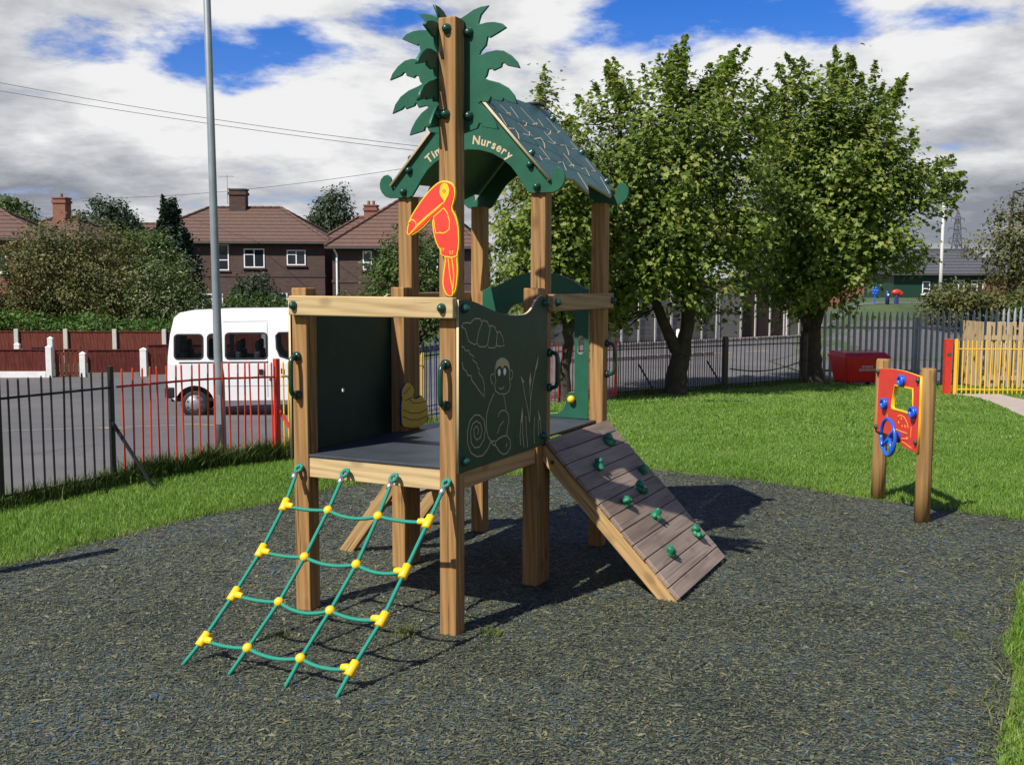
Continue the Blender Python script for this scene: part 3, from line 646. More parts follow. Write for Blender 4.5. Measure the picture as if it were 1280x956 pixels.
# side panels: green sheet with a dipping top edge, drawing cut through to the tan core
TOP = [(.005,1.647),(.098,1.642),(.178,1.631),(.302,1.600),(.432,1.572),(.590,1.556),(.697,1.556),(.757,1.560),(.819,1.582),(.869,1.623),(.919,1.651),(.975,1.657),(1.015,1.637),(1.035,1.58)]
def side_outline(): return [(-.004, .808), (-.004, 1.646)] + smooth(TOP[1:], 1, False) + [(1.035, .812)]
pp = plate('picture_panel', side_outline(), [], .014, FU(.0115), [M_['panel_dark'], M_['hdpe_core']], tower, .0015)
pp['label'] = 'dark panel with an engraved monkey, leaves and reeds'
for nm, ks in (('engraved_leaf', ('leaf1', 'r1', 'r2', 'r3')), ('engraved_leaf', ('leaf2',)), ('engraved_monkey', ('head', 'smile', 'earL', 'earR', 'bodyL', 'bodyR', 'arm', 'leg', 'foot', 'toe', 'tail')), ('engraved_reeds', tuple('s%d' % i for i in range(1, 10)))):
    strokes(nm, [D_eng[k] for k in ks], .0034, FU(.0186), M_['engrave_dim'], pp)
for k in ('cap', 't1', 't2', 't3', 't4', 't5'): MB().prism(D_fill[k], .0012, FU(.0186)).build('engraved_brow' if k == 'cap' else 'engraved_reed_tip', M_['engrave'], pp)
for k in ('eyeL', 'eyeR'): MB().prism(D_fill[k], .0022, FU(.0186)).build('engraved_eye', M_['white_plastic'], pp)
circ = lambda a, b, r, n=14, ry=None: [(a + r * math.cos(6.2832 * i / n), b + (ry or r) * math.sin(6.2832 * i / n)) for i in range(n)]
sp = plate('side_panel', side_outline(), [circ(.459, 1.126, .013)], .014, FU(-W - .0115), [M_['panel_dark'], M_['hdpe_core']], tower, .0015)

# gables, lettering
lobe = [(.030, 2.276), (.036, 2.318), (.050, 2.352), (.070, 2.366), (.095, 2.360), (.116, 2.340), (.124, 2.312), (.121, 2.284), (.108, 2.260), (.085, 2.238), (.055, 2.227), (-.080, 2.226), (-.105, 2.238), (-.140, 2.288)]
arch = [(-.174, 2.338), (-.208, 2.380), (-.258, 2.420), (-.327, 2.458), (-.404, 2.480), (-.481, 2.487)]
half = [(-.481, 2.846)] + lobe + arch
mir = [(-.962 - a, b) for a, b in half[1:-1]][::-1]
for v, lab in ((L1 - .0105, 'front gable board'), (LT + .0105, 'rear gable board')):
    g = plate('gable_board', half + mir, [], .018, FV(v), [M_['hdpe'], M_['hdpe']], tower, .002)
    if v < 1.2: gable = g
def lettering(word, a0, size, parent):
    """letters set along the arch; a0 = start angle from the crown, clockwise"""
    b = MB(); a = a0; r = .393; cu_, cz_ = -.481, 2.124
    for ch in word:
        cu = bpy.data.curves.new('letter', 'FONT'); cu.body = ch; cu.size = size; cu.extrude = .001; cu.offset = .0017
        ob = bpy.data.objects.new('letter', cu); COL.objects.link(ob)
        dg = bpy.context.evaluated_depsgraph_get(); me = bpy.data.meshes.new_from_object(ob.evaluated_get(dg))
        xs_ = [v.co.x for v in me.vertices]; w0, w1 = min(xs_), max(xs_)
        wid = (w1 - w0) + size * .11
        ac = a + wid / 2 / r
        for_v = []
        for v in me.vertices:
            lx, lz = v.co.x - (w0 + w1) / 2, v.co.y
            for_v.append((cu_ + (r + lz) * math.sin(ac) + lx * math.cos(ac), L1 - .0205 - v.co.z, cz_ + (r + lz) * math.cos(ac) - lx * math.sin(ac)))
        b.add(for_v, [list(p.vertices) for p in me.polygons])
        a += wid / r
        bpy.data.objects.remove(ob); bpy.data.curves.remove(cu); bpy.data.meshes.remove(me)
    b.build('lettering', M_['hdpe_core'], parent)
lettering('Tim', -.74, .068, gable)
lettering('Nursery', .062, .068, gable)

# roof sheets with a cut-in shingle pattern and toothed eaves
DS, DN = Vector((.673, 0, -.74)), Vector((.74, 0, .673))
def roofM(sign, off=0.0):
    o = Vector((-.481, 0, 2.852)); ds, dn = DS.copy(), DN.copy()
    if sign < 0: ds.x *= -1; dn.x *= -1
    o = o + dn * (.009 + off)
    return Matrix(((ds.x, 0, dn.x, o.x), (ds.y, 1, dn.y, 0), (ds.z, 0, dn.z, o.z), (0, 0, 0, 1)))
eave = [(.0, .998), (.760, .998), (.758, 1.10), (.722, 1.14), (.712, 1.424), (.823, 1.482), (.715, 1.63), (.809, 1.886), (.720, 2.02), (.720, 2.095), (.0, 2.095)]
for sg in (1, -1):
    rf = plate('roof_sheet', eave, [], .015, roofM(sg), [M_['roof_green'], M_['hdpe_core']], tower, .0015)
    for L in MARKS: strokes('shingle_cut', [L], .0042, roofM(sg, .0079), M_['hdpe_core'], rf, .3)
    for L in SEAMS: strokes('shingle_seam', [L], .0022, roofM(sg, .0079), M_['panel_dark'], rf, .3)
part(MB().box((-.531, 1.9, 2.872), (-.431, 2.0, 2.89)), 'ridge_block', 'black_plastic', .004)

# palm fronds: two crossing sheets on the tall post
pm = [p for p in D_palm]
full = [(-.067 + a, b) for a, b in pm] + [(-.067 - a, b) for a, b in pm[::-1]]
pf = plate('palm_frond_sheet', full, [], .016, FV(S + .010), [M_['hdpe'], M_['hdpe']], tower, .0025)
h2 = [(.168 - max(a, .077), b) for a, b in pm]
h2c = []
for p in h2:
    if not h2c or (abs(p[0] - h2c[-1][0]) + abs(p[1] - h2c[-1][1])) > 1e-4: h2c.append(p)
plate('palm_frond_sheet', h2c, [], .016, FU(-S - .010), [M_['hdpe'], M_['hdpe']], tower, .0025)

# toucan board
tm = plate('toucan_board', smooth(D_tou['out'], 1), [], .014, FV(-.0095), M_['yellow_hdpe'], tower, .002)
c0 = np.mean(D_tou['out'], axis=0)
def inset(poly, d):
    n = len(poly); area = sum(poly[i][0] * poly[(i + 1) % n][1] - poly[(i + 1) % n][0] * poly[i][1] for i in range(n))
    sg = 1 if area > 0 else -1; out = []
    for i in range(n):
        a, b, c = Vector(poly[i - 1]), Vector(poly[i]), Vector(poly[(i + 1) % n])
        t1 = (c - a).normalized(); out.append(tuple(b + Vector((-t1.y, t1.x)) * d * sg))
    return out
plate('toucan_plumage', inset(smooth(D_tou['out'], 1), .0075), [], .004, FV(-.0175), M_['red_hdpe'], tm, .0008)
plate('toucan_face', D_tou['face'], [], .003, FV(-.0197), M_['yellow_hdpe'], tm, .0006)
strokes('toucan_outline', [D_tou[k] for k in ('beak', 'beak2', 'tip', 'f1', 'f2', 'tl1', 'tl2', 'fl')] + [D_tou['wing'] + D_tou['wing'][:1]], .0028, FV(-.0197), M_['yellow_hdpe'], tm)
ec = np.mean(D_tou['face'], axis=0)
strokes('toucan_eye', [circ(ec[0] - .001, ec[1] + .004, .007, 12) + circ(ec[0] - .001, ec[1] + .004, .007, 12)[:1]], .0026, FV(-.0212), M_['red_hdpe'], tm)

# rear panel with an arched opening, slot and yellow knob
bk = [(-.872, .842), (-.872, 1.67)] + smooth(D_back, 1, False) + [(-.096, 1.66), (-.096, .842)]
hole = [(-.687, 1.514)] + D_backhole[1:14] + D_backhole[14:] + [(-.52, .862), (-.60, .875), (-.64, .90), (-.66, .95), (-.69, 1.012), (-.69, 1.3)]
slot = circ(-.150, 1.365, .021, 8)[:5] + [(-.171, 1.28)] + [(-.160, 1.267), (-.140, 1.267), (-.129, 1.28)]
bp = plate('rear_panel', bk, [hole, slot], .016, FV(LT - .1), [M_['hdpe'], M_['hdpe_core']], tower, .002)
MB().ball((-.207, LT - .125, .967), .026).build('knob', M_['yellow_hdpe'], bp, smooth=True)

# swan-like bird board on the inner side of the left posts
dk = plate('bird_board', smooth(DUCK, 1), [], .014, FU(-W + S + .0085), [M_['duck_yellow'], M_['blue_edge']], tower, .0015)
strokes('bird_outline', DUCKL, .0028, FU(-W + S + .0158), M_['black_plastic'], dk)

# bolt caps
cap = MB().lathe([(.024, 0), (.024, .004), (.0195, .010), (.018, .018), (.012, .026), (.004, .029)], None, 14)
capm = cap.mesh('bolt_cap'); capm.materials.append(M_['bolt_green']); capm.polygons.foreach_set('use_smooth', [True] * len(capm.polygons))
def bolt(p, n):
    o = bpy.data.objects.new('bolt_cap', capm); COL.objects.link(o); o.parent = tower
    o.matrix_local = Matrix.Translation(p) @ Vector((0, 0, 1)).rotation_difference(Vector(n)).to_matrix().to_4x4()
for p in [(-.922, -.043, 1.607), (-.052, -.043, 1.606)]: bolt(p, (0, -1, 0))
for p in [(.0185, .050, 1.604), (.0185, .992, 1.615), (.0185, .050, .862), (.0185, .985, .868)]: bolt(p, (1, 0, 0))
for p in [(.043, 1.110, 1.615), (.043, 2.000, 1.615)]: bolt(p, (1, 0, 0))
for u in (.0, -.962): bolt((u - (.045 if u == 0 else -.045), L1 - .0195, 2.262), (0, -1, 0))
for p in [(-.086, L1 - .0195, 2.385), (-.876, L1 - .0195, 2.385)]: bolt(p, (0, -1, 0))
bolt((-.045, -.0, 2.905), (0, -1, 0)); bolt((-.052, -.0, 2.515), (0, -1, 0)); bolt((-.088, -.0, 2.515), (0, -1, 0))
bolt((.022, S + .002, 2.90), (0, -1, 0)); bolt((.022, S + .002, 2.515), (0, -1, 0))
for sg in (1, -1):
    for (s_, v_) in [(.14, 1.05), (.56, 1.04), (.10, 2.03), (.40, 2.05), (.66, 2.05)]:
        bolt(roofM(sg, .0075) @ Vector((s_, v_, 0)), (DN.x * sg, 0, DN.z))

# grab handles
def handle(p, n, h=.2):
    n = Vector(n); p = Vector(p); b = MB(); pts = []
    for s_, z_ in [(0, 0), (.030, 0), (.048, .008), (.058, .028), (.060, .06), (.060, h / 2), (.060, h - .06), (.058, h - .028), (.048, h - .008), (.030, h), (0, h)]:
        pts.append(p + n * s_ + Vector((0, 0, z_)))
    b.tube(pts, .0125, 10)
    for z_ in (0, h):
        b.tube([p + n * .0005 + Vector((0, 0, z_)), p + n * .018 + Vector((0, 0, z_))], .024, 12)
    b.build('grab_handle', M_['handle_green'], tower, smooth=True)
handle((-.932, -.002, 1.145), (0, -1, 0)); handle((-.050, -.002, 1.137), (0, -1, 0))
handle((.001, 1.092, 1.130), (1, 0, 0)); handle((.001, 2.018, 1.136), (1, 0, 0))
handle((-W - .001, 1.092, 1.13), (-1, 0, 0)); handle((-W - .001, 2.018, 1.136), (-1, 0, 0))

# rope climbing net
d2 = Vector((0, -.87, -.76)).normalized(); P0 = Vector((0, -.03, .76)); nrm = Vector((0, -d2.z, d2.y))
if nrm.z < 0: nrm = -nrm
def npt(u, s_): return Vector((u, 0, 0)) + P0 + d2 * s_
RU = {0: [-.918, -.872, -.853, -.863, -.886, -.915], 1: [-.629, -.606, -.593, -.598, -.628, -.648], 2: [-.338, -.314, -.298, -.311, -.336, -.339], 3: [-.040, -.036, -.035, -.034, -.066, -.074]}
RS = [-.0, .231, .511, .764, 1.013, 1.152]
net = MB()
for k, us in RU.items():
    pts = []
    for i in range(5):
        for j in range(4):
            f = j / 4; pts.append(npt(us[i] + (us[i + 1] - us[i]) * f, RS[i] + (RS[i + 1] - RS[i]) * f + (.03 if i == 0 and j == 0 else 0)))
    pts.append(npt(us[5], RS[5]))
    net.tube(pts, .0094, 8)
    # spliced eye round the ring bolt
    c = npt(us[0], -.004)
    net.tube([c + Vector((.017 * math.cos(a), 0, 0)) + d2 * (-.022 * math.sin(a)) for a in [6.2832 * i / 12 for i in range(13)]], .0094, 8)
sagp = {(0, 0): .012, (0, 1): .03, (0, 2): .012, (1, 0): .012, (1, 1): .025, (1, 2): .028, (2, 0): .012, (2, 1): .035, (2, 2): .022, (3, 0): .014, (3, 1): .025, (3, 2): .024}
for r_ in range(4):
    for k in range(3):
        a = npt(RU[k][r_ + 1], RS[r_ + 1]); b2 = npt(RU[k + 1][r_ + 1], RS[r_ + 1]); sg = sagp[(r_, k)]
        net.tube([a.lerp(b2, j / 10) + (d2 * .8 - nrm * .3) * sg * 4 * (j / 10) * (1 - j / 10) for j in range(11)], .0094, 8)
nt = net.build('climbing_net', M_['rope'], tower, smooth=True)
for r_ in range(4):
    for k in range(4):
        c = npt(RU[k][r_ + 1], RS[r_ + 1]); b = MB()
        along = (npt(RU[k][r_ + 2], RS[r_ + 2]) - npt(RU[k][r_], RS[r_])).normalized()
        if k in (0, 3):
            sx = Vector((1 if k == 0 else -1, 0, 0))
            b.tube([c - along * .036, c - along * .034, c + along * .034, c + along * .036], [.018, .0205, .0205, .018], 12)
            b.tube([c, c + sx * .030, c + sx * .052 + d2 * .002, c + sx * .054 + d2 * .002], [.0165, .0165, .0145, .012], 12)
        else:
            b.ball(c, .0235, (1, 1, 1), 14, 9)
        b.build('rope_connector', M_['conn_yellow'], nt, smooth=True)
for k in range(4):
    c = npt(RU[k][0], .044); al = (npt(RU[k][1], RS[1]) - npt(RU[k][0], 0)).normalized()
    MB().tube([c - al * .022, c + al * .02], .0135, 10).build('ferrule', M_['steel'], nt, smooth=True)
    c = npt(RU[k][0], -.004)
    b = MB(); b.tube([c + Vector((.010 * math.cos(a), 0, 0)) + d2 * (-.014 * math.sin(a)) for a in [6.2832 * i / 12 for i in range(13)]], .0052, 6)
    b.tube([c - d2 * .014, Vector((c.x, -.006, c.z + .012)), Vector((c.x, .012, c.z + .012))], .006, 6)
    b.build('eye_bolt', M_['black_plastic'], nt, smooth=True)

# climbing ramp
RD = Vector((.795, 0, -.81)).normalized(); RN = Vector((.81, 0, .795)).normalized(); RO_ = Vector((.030, 0, .843))
def rp(s_, v_, h): return RO_ + RD * s_ + Vector((0, v_, 0)) + RN * h
seams = [0, .093, .184, .280, .377, .473, .570, .668, .766, .864, .960, 1.060, 1.142]
b = MB()
for i in range(12):
    a0, a1 = seams[i] + .0025, seams[i + 1] - .0025; v0, v1 = 1.012 + rnd.uniform(-.006, .006), 1.988 + rnd.uniform(-.005, .006); h0 = rnd.uniform(-.0015, .0015)
    b.hexa([rp(a0, v0, -.024), rp(a1, v0, -.024), rp(a1, v1, -.024), rp(a0, v1, -.024), rp(a0, v0, h0), rp(a1, v0, h0), rp(a1, v1, h0), rp(a0, v1, h0)])
ramp = b.build('climbing_ramp', M_['ramp_board'], tower, bevel=.003)
for v0 in (1.028, 1.925):
    b = MB(); v1 = v0 + .045
    lo = [rp(.03, v, -.125) for v in (v0, v1)]; 
    # stringer cut level at the ground
    s_top, s_bot = .0, 1.16
    q0, q1 = rp(.012, 0, -.0245), rp(.012, 0, -.118)
    e0 = RO_ + RN * -.0245; k0 = (e0.z + .02) / -RD.z; g0 = e0 + RD * k0
    e1 = RO_ + RN * -.118; k1 = (e1.z + .02) / -RD.z; g1 = e1 + RD * k1
    P = [q1, g1, g0, q0]
    b.hexa([Vector((p.x, v0, p.z)) for p in P] + [Vector((p.x, v1, p.z)) for p in P])
    b.build('stringer', M_['stringer'], ramp, bevel=.004)
MB().tube([rp(.115, 1.0275, -.072), rp(.115, 1.024, -.072)], .012, 10).build('bolt_hole', M_['black_plastic'], ramp)
HOLDS = [(0.150, 1.702, 0), (0.272, 1.312, 1), (0.417, 1.83, 2), (0.507, 1.597, 3), (0.545, 1.274, 2), (0.693, 1.495, 4), (0.918, 1.825, 3), (0.922, 1.30, 2)]
for (s_, v_, ty) in HOLDS:
    b = MB(); X = Matrix(((RD.x, 0, RN.x, 0), (RD.y, 1, 0, 0), (RD.z, 0, RN.z, 0), (0, 0, 0, 1))); o_ = rp(s_, v_, 0)
    T = Matrix.Translation(o_) @ X @ Matrix.Rotation([.3, -.4, 1.2, .6, -.9][ty], 4, 'Z')
    k = [1.15, 1.05, .95, 1.1, .95][ty]
    prof = [(.036 * k, -.002), (.038 * k, .012), (.036 * k, .024), (.028 * k, .036), (.014 * k, .043), (.003, .044)]
    b.lathe([(r_ * .8, z_ * .8) for r_, z_ in prof], T, 14)
    b.ball(T @ Vector((-.022, .004, .030)), .026 * k, (1.0, .8, .9), 12, 8)
    b.ball(T @ Vector((.020, -.012 if ty % 2 else .014, .018)), .021 * k, (1.3, .7, 1), 12, 8)
    if ty in (0, 2, 3): b.ball(T @ Vector((.004, .024 if ty != 3 else -.026, .026)), .018, (1, 1, 1.1), 10, 7)
    hb = b.build('climbing_hold', M_['hold_green'], ramp, smooth=True)
    for v in hb.data.vertices:
        v.co += Vector((math.sin(v.co.y * 140 + ty), math.cos(v.co.z * 150), math.sin(v.co.x * 130 + 1))) * .0035

# plank steps leaning on the far side
b = MB()
ladder = None
for i, v0 in enumerate((1.120, 1.925)):
    b = MB()
    f, tp = Vector((-1.448, 0, -.02)), Vector((-1.005, 0, .56)); d = (tp - f).normalized(); n_ = Vector((d.z, 0, -d.x)) * .042
    k = .043 / d.z
    P = [f - n_ * 1 + Vector((0, 0, 0)), f + n_, tp + n_, tp - n_]
    P[0] = Vector((f.x - .052, 0, -.02)); P[1] = Vector((f.x + .052, 0, -.02))
    b.hexa([Vector((p.x, v0, p.z)) for p in P] + [Vector((p.x, v0 + .045, p.z)) for p in P])
    if i == 0:
        ladder = b.build('step_ladder', M_['ladder_wood'], tower, bevel=.004)
    else:
        b.build('ladder_side', M_['ladder_wood'], ladder, bevel=.004)
for z_ in (.30, .52):
    x_ = -1.448 + (z_ / .58) * .443
    MB().box((x_ - .055, 1.166, z_), (x_ + .055, 1.924, z_ + .03)).build('step', M_['ramp_board'], ladder, bevel=.003)

# ------------------------------------------------------------------ steering wheel play panel on two round posts
pl = empty('steering_play_panel', (2.985, 8.0, .016), 0, 'low red play panel with blue steering wheel between two round timber posts', 'play panel')
def P3(y, z): return (y - 8.0, z - .016)
def FX(x): return Matrix(((0, 0, 1, x), (1, 0, 0, 0), (0, 1, 0, 0), (0, 0, 0, 1)))
for (dx, y, h) in [(-.005, 8.44, 1.128), (.012, 7.563, 1.125)]:
    T = Matrix.Translation((dx, y - 8, 0)) @ Matrix.Rotation(R(.7), 4, 'X')
    MB().lathe([(.056, -.05), (.055, .3), (.054, h - .016), (.049, h - .004), (.044, h - .001), (.01, h)], T, 28).build('post', M_['round_post'], pl, smooth=True)
PAN = [(8.385, 1.068), (8.262, 1.079), (8.134, 1.088), (7.986, 1.094), (7.842, 1.095), (7.703, 1.09), (7.53, 1.082), (7.53, .918), (7.53, .746), (7.53, .528), (7.735, .526), (7.829, .533), (7.868, .554), (7.907, .579), (8.042, .580), (8.221, .572), (8.385, .565), (8.385, .764)]
WIN = [(8.023, .978), (7.655, .985), (7.640, .800), (7.655, .785), (7.856, .785), (8.039, .780), (8.075, .787), (8.085, .812)]
red = plate('car_panel', [P3(*p) for p in PAN], [[P3(*p) for p in WIN]], .018, FX(-.045), [M_['red_hdpe'], M_['yellow_hdpe']], pl, .002)
plate('window_frame', [P3(*p) for p in WIN], [[P3(*p) for p in inset(WIN, .012)]], .026, FX(-.045), M_['yellow_hdpe'], red, .001)
LN = [[(7.936, .743), (7.877, .757), (7.806, .753), (7.744, .722), (7.716, .682)], [(7.986, .64), (7.841, .638), (7.735, .64)], [(8.16, .731), (8.164, .698)], [(7.847, .585), (7.731, .601)], [(7.875, .74), (7.85, .725)], [(7.788, .694), (7.774, .678)], [(7.92, .707), (7.906, .691)], [(7.846, .686), (7.833, .675)], [(7.833, .564), (7.762, .561), (7.64, .545)], [(7.66, .70), (7.67, .62)]]
for L in LN: strokes('dashboard_line', [[P3(*p) for p in L]], .005, FX(-.055), M_['orange_line'], red)
MB().ball((-.056, *P3(7.735, .602)), .012, (.4, 1, 1)).build('drawn_button', M_['orange_line'], red)
for (y, z) in [(7.853, 1.022), (8.20, .809), (7.600, .815)]:
    b = MB(); a, c = P3(y, z)
    b.tube([(-.056 - .022, a + .040 * math.cos(q), c + .034 * math.sin(q)) for q in [6.2832 * i / 14 for i in range(15)]], .013, 8)
    b.lathe([(.046, 0), (.044, .014), (.03, .024), (.004, .026)], Matrix.Translation((-.054, a, c)) @ Matrix.Rotation(-math.pi / 2, 4, 'Y'), 14)
    b.build('spinner_knob', M_['blue_plastic'], red, smooth=True)
b = MB(); wy, wz = P3(7.905, .588)
b.tube([(-.135, wy + .148 * math.cos(q), wz + .138 * math.sin(q)) for q in [6.2832 * i / 28 for i in range(29)]], .0135, 10)
for q in (2.55, 5.6, 4.2):
    b.tube([(-.118, wy, wz), (-.135, wy + .14 * math.cos(q), wz + .132 * math.sin(q))], [.015, .012], 8)
b.tube([(-.053, wy, wz), (-.09, wy, wz), (-.122, wy, wz), (-.128, wy, wz)], [.045, .036, .034, .02], 14)
b.build('steering_wheel', M_['blue_plastic'], pl, smooth=True)
for (y, z) in [(8.385, 1.045), (8.385, .600), (7.555, 1.05), (7.555, .60)]:
    a, c = P3(y, z)
    MB().ball((-.062, a, c), .019, (.8, 1, 1), 12, 8).build('bolt_cap', M_['bolt_green'], pl, smooth=True)

# a timber post stands just outside the left edge of the view; its shadow falls into it
T = empty('timber_post', (-3.22, 5.95, .0), 0, 'round timber post standing just left of the view at the surface edge', 'post')
MB().lathe([(.055, -.05), (.054, 1.09), (.045, 1.115), (.01, 1.12)], None, 20).build('shaft', M_['round_post'], T, smooth=True)

for (x, y, r_, n, h, lab) in [(-1.139, 5.014, .07, 120, .05, 'pale yellowed grass tuft growing under the rope net'), (-.511, 5.05, .08, 150, .07, 'green grass tuft left of the front tower post foot'),
                              (-.095, 5.053, .06, 130, .06, 'green grass tuft right of the front tower post foot'), (-.96, 5.76, .05, 70, .03, 'tiny dull grass tuft between the tower posts behind the net'),
                              (2.216, 5.06, .06, 90, .035, 'low dry grass tuft alone on the right of the rubber surface')]:
    tuft(x, y, r_, int(n * .6), h * .7, lab)

# ------------------------------------------------------------------ railings
def railing(name, a, b, m, label, cat='railing', step=.094, h=1.0, end0=True, end1=True, rb=.0085, brace=(), rail2=True, fat=.038, group=None):
    a, b = Vector((*a, 0)), Vector((*b, 0)); Lg = (b - a).length; d = (b - a) / Lg
    root = empty(name, (a.x, a.y, zt(a.x, a.y)), math.atan2(d.y, d.x), label, cat, group)
    za = zt(a.x, a.y)
    dz = lambda s_: zt(a.x + d.x * s_, a.y + d.y * s_) - za
    mm = M_[m]
    bar = MB().tube([(0, 0, -.02), (0, 0, h - .015), (0, 0, h)], [rb, rb, rb * .4], 7).mesh('railing_bar'); bar.materials.append(mm)
    n = int(Lg / step); off = (Lg - (n - 1) * step) / 2
    for i in range(n):
        s_ = off + i * step
        o = bpy.data.objects.new('railing_bar', bar); COL.objects.link(o); o.parent = root; o.location = (s_, rnd.uniform(-.004, .004), dz(s_) + rnd.uniform(-.006, .006))
        o.rotation_euler = (rnd.uniform(-.012, .012), rnd.uniform(-.012, .012), 0)
    for z_ in ([h * .85, .10] if rail2 else [h * .85]):
        MB().tube([(s_, 0, dz(s_) + z_) for s_ in np.linspace(0, Lg, 8)], .011, 6).build('rail', mm, root)
    for s_, on in ((.0, end0), (Lg, end1)):
        if on: MB().box((s_ - fat / 2, -fat / 2, dz(s_) - .05), (s_ + fat / 2, fat / 2, dz(s_) + h + .03)).build('post', mm, root, bevel=.004)
    for s_, side in brace:
        MB().tube([(s_, 0, dz(s_) + h * .58), (s_ + .10, side * .42, dz(s_) - .02)], .016, 8).build('brace', mm, root)
    return root
GR = 'railings round the nursery lawn'
railing('railing_fence', FENCE[0], FENCE[1], 'black_paint', 'black railing section running out of the left edge of the view', step=.094, group=GR, end0=False)
railing('railing_fence', FENCE[1], FENCE[2], 'black_paint', 'black railing section on the left between the lawn and the car park', step=.094, group=GR, brace=[(1.02, -1)], end0=False)
railing('railing_fence', (FENCE[2][0] + .03, FENCE[2][1] + .05), FENCE[3], 'red_paint', 'red railing section in front of the white minibus', step=.088, group=GR, brace=[(1.78, -1)], end0=False, fat=.05)
railing('railing_fence', (FENCE[3][0] + .02, FENCE[3][1] + .09), FENCE[4], 'yellow_paint', 'yellow railing section beside the red end post, left of the tower', step=.10, group=GR, end0=False)
railing('railing_fence', FENCE[4], FENCE[5], 'yellow_paint', 'yellow railing section mostly hidden behind the side panel of the tower', step=.12, group=GR)
railing('railing_fence', FENCE[5], (-.35, 16.22), 'black_paint', 'dark railing section seen through the front opening of the tower', step=.10, h=1.15, group=GR)
railing('railing_fence', (-.33, 16.24), FENCE[7], 'red_paint', 'red railing section in shade seen through the arched rear panel', step=.085, group=GR, h=1.0)
railing('railing_fence', FENCE[7], (4.05, 20.05), 'black_paint', 'black railing section behind the forked tree trunk', step=.062, group=GR, brace=[(.55, -1), (2.35, -1)], fat=.05, end0=False)
railing('railing_fence', (4.08, 20.08), FENCE[8], 'black_paint', 'black railing section between the two sycamore trunks with a sagging cable', step=.125, group=GR, fat=.06)
fr = [o for o in bpy.data.objects if o.name.startswith('railing_fence')][-1]
MB().tube([(s_, -.03, .42 - .13 * math.sin(s_ / 2.45 * math.pi) + s_ * .02) for s_ in np.linspace(.1, 2.45, 12)], .012, 6).build('sagging_cable', M_['black_paint'], fr)
railing('railing_fence', (-2.2, 17.4), (.1, 18.6), 'blue_paint', 'dark blue railing section beyond the black one seen through the tower', step=.10, h=1.25, group=GR)

# gate post and yellow railing on the right
gz_ = zt(8.06, 19.4)
g = empty('red_gate_post', (8.055, 19.42, gz_), 0, 'square red gate post at the end of the footpath', 'gate post')
MB().box((-.06, -.06, -.1), (.06, .06, 1.03)).build('shaft', M_['red_paint'], g, bevel=.006)
MB().box((-.04, -.066, .72), (.03, -.062, .78)).build('latch', M_['lead'], g)
yg = railing('railing_fence', (8.20, 19.42), (9.95, 19.30), 'yellow_paint', 'bright yellow railing section right of the red gate post', step=.083, h=1.0, group=GR, rb=.011, fat=.055, end1=False)
# timber slatted screen behind it
sx = empty('slatted_timber_fence', (9.60, 21.3, zt(9.6, 21.3) - .02), 0, 'pale new timber fence of upright slats behind the yellow railing', 'fence')
z0_ = 0
MB().box((-.02, .02, .18), (2.6, .06, .27)).box((-.02, .02, 1.0), (2.6, .06, 1.09)).build('rail', M_['slat_wood'], sx)
for i in range(24):
    x_ = i * .108
    o_ = MB().box((x_, -.004 + (i % 2) * .066, .03), (x_ + .088, .018 + (i % 2) * .066, 1.36 + rnd.uniform(-.01, .01))).build('slat', M_['slat_wood'], sx, bevel=.004)
for i in range(8):
    y_ = .12 + i * .12
    MB().box((-.03, y_, .03), (-.008, y_ + .10, 1.36)).build('slat', M_['slat_wood'], sx)

# palisade
pa = empty('palisade_fence', (6.75, 24.05, 0), 0, 'tall grey steel palisade fence behind the red bin and right-hand tree', 'palisade fence')
pal = MB()
pal.hexa([(-.034, .012, 0), (0, -.012, 0), (.034, .012, 0), (0, .016, 0), (-.034, .012, 1.78), (0, -.012, 1.78), (.034, .012, 1.78), (0, .016, 1.78)])
pal.add([(-.034, .012, 1.78), (0, -.012, 1.78), (.034, .012, 1.78), (0, .002, 1.93), (-.016, .006, 1.90), (.016, .006, 1.90)], [(0, 1, 3, 4), (1, 2, 5, 3), (0, 4, 3, 5, 2)])
palm_ = pal.mesh('pale'); palm_.materials.append(M_['palisade'])
for i in range(52):
    x_ = i * .135; zz = zt(6.75 + x_, 24.05)
    top = 1.11 + max(0, (6.75 + x_ - 10.2)) * .085
    o = bpy.data.objects.new('pale', palm_); COL.objects.link(o); o.parent = pa
    o.location = (x_, 0, max(zz - .02, -.62)); o.scale = (1, 1, (top - o.location.z) / 1.93)
    o.rotation_euler = (0, rnd.uniform(-.008, .008), 0)
for z_ in (-.28, .70):
    MB().box((0, .02, z_), (7.0, .07, z_ + .05)).build('rail', M_['palisade'], pa)
for x_ in (0, 2.5, 5.0, 6.95):
    MB().box((x_ - .05, .07, -1.0), (x_ + .05, .17, .95)).build('post', M_['palisade'], pa)

# red bin
bz = zt(7.69, 23.3) - .01
bn = empty('wheeled_bin', (7.69, 23.3, bz), R(12), 'large red four-wheeled waste bin in front of the palisade fence', 'bin')
b = MB(); b.hexa([(-.50, -.33, .13), (.50, -.33, .13), (.50, .33, .13), (-.50, .33, .13), (-.60, -.42, .74), (.60, -.42, .74), (.60, .42, .74), (-.60, .42, .74)])
b.build('body', M_['bin_red'], bn, bevel=.03)
MB().box((-.63, -.45, .735), (.63, .45, .775)).build('rim', M_['bin_red'], bn, bevel=.012)
b = MB(); b.hexa([(-.62, -.44, .777), (.62, -.44, .777), (.62, .44, .777), (-.62, .44, .777), (-.55, -.30, .87), (.55, -.30, .87), (.55, .36, .90), (-.55, .36, .90)])
b.tube([(-.25, -.40, .83), (-.25, -.44, .86), (.05, -.44, .86), (.05, -.40, .83)], .014, 6)
b.build('lid', M_['bin_red'], bn, bevel=.03)
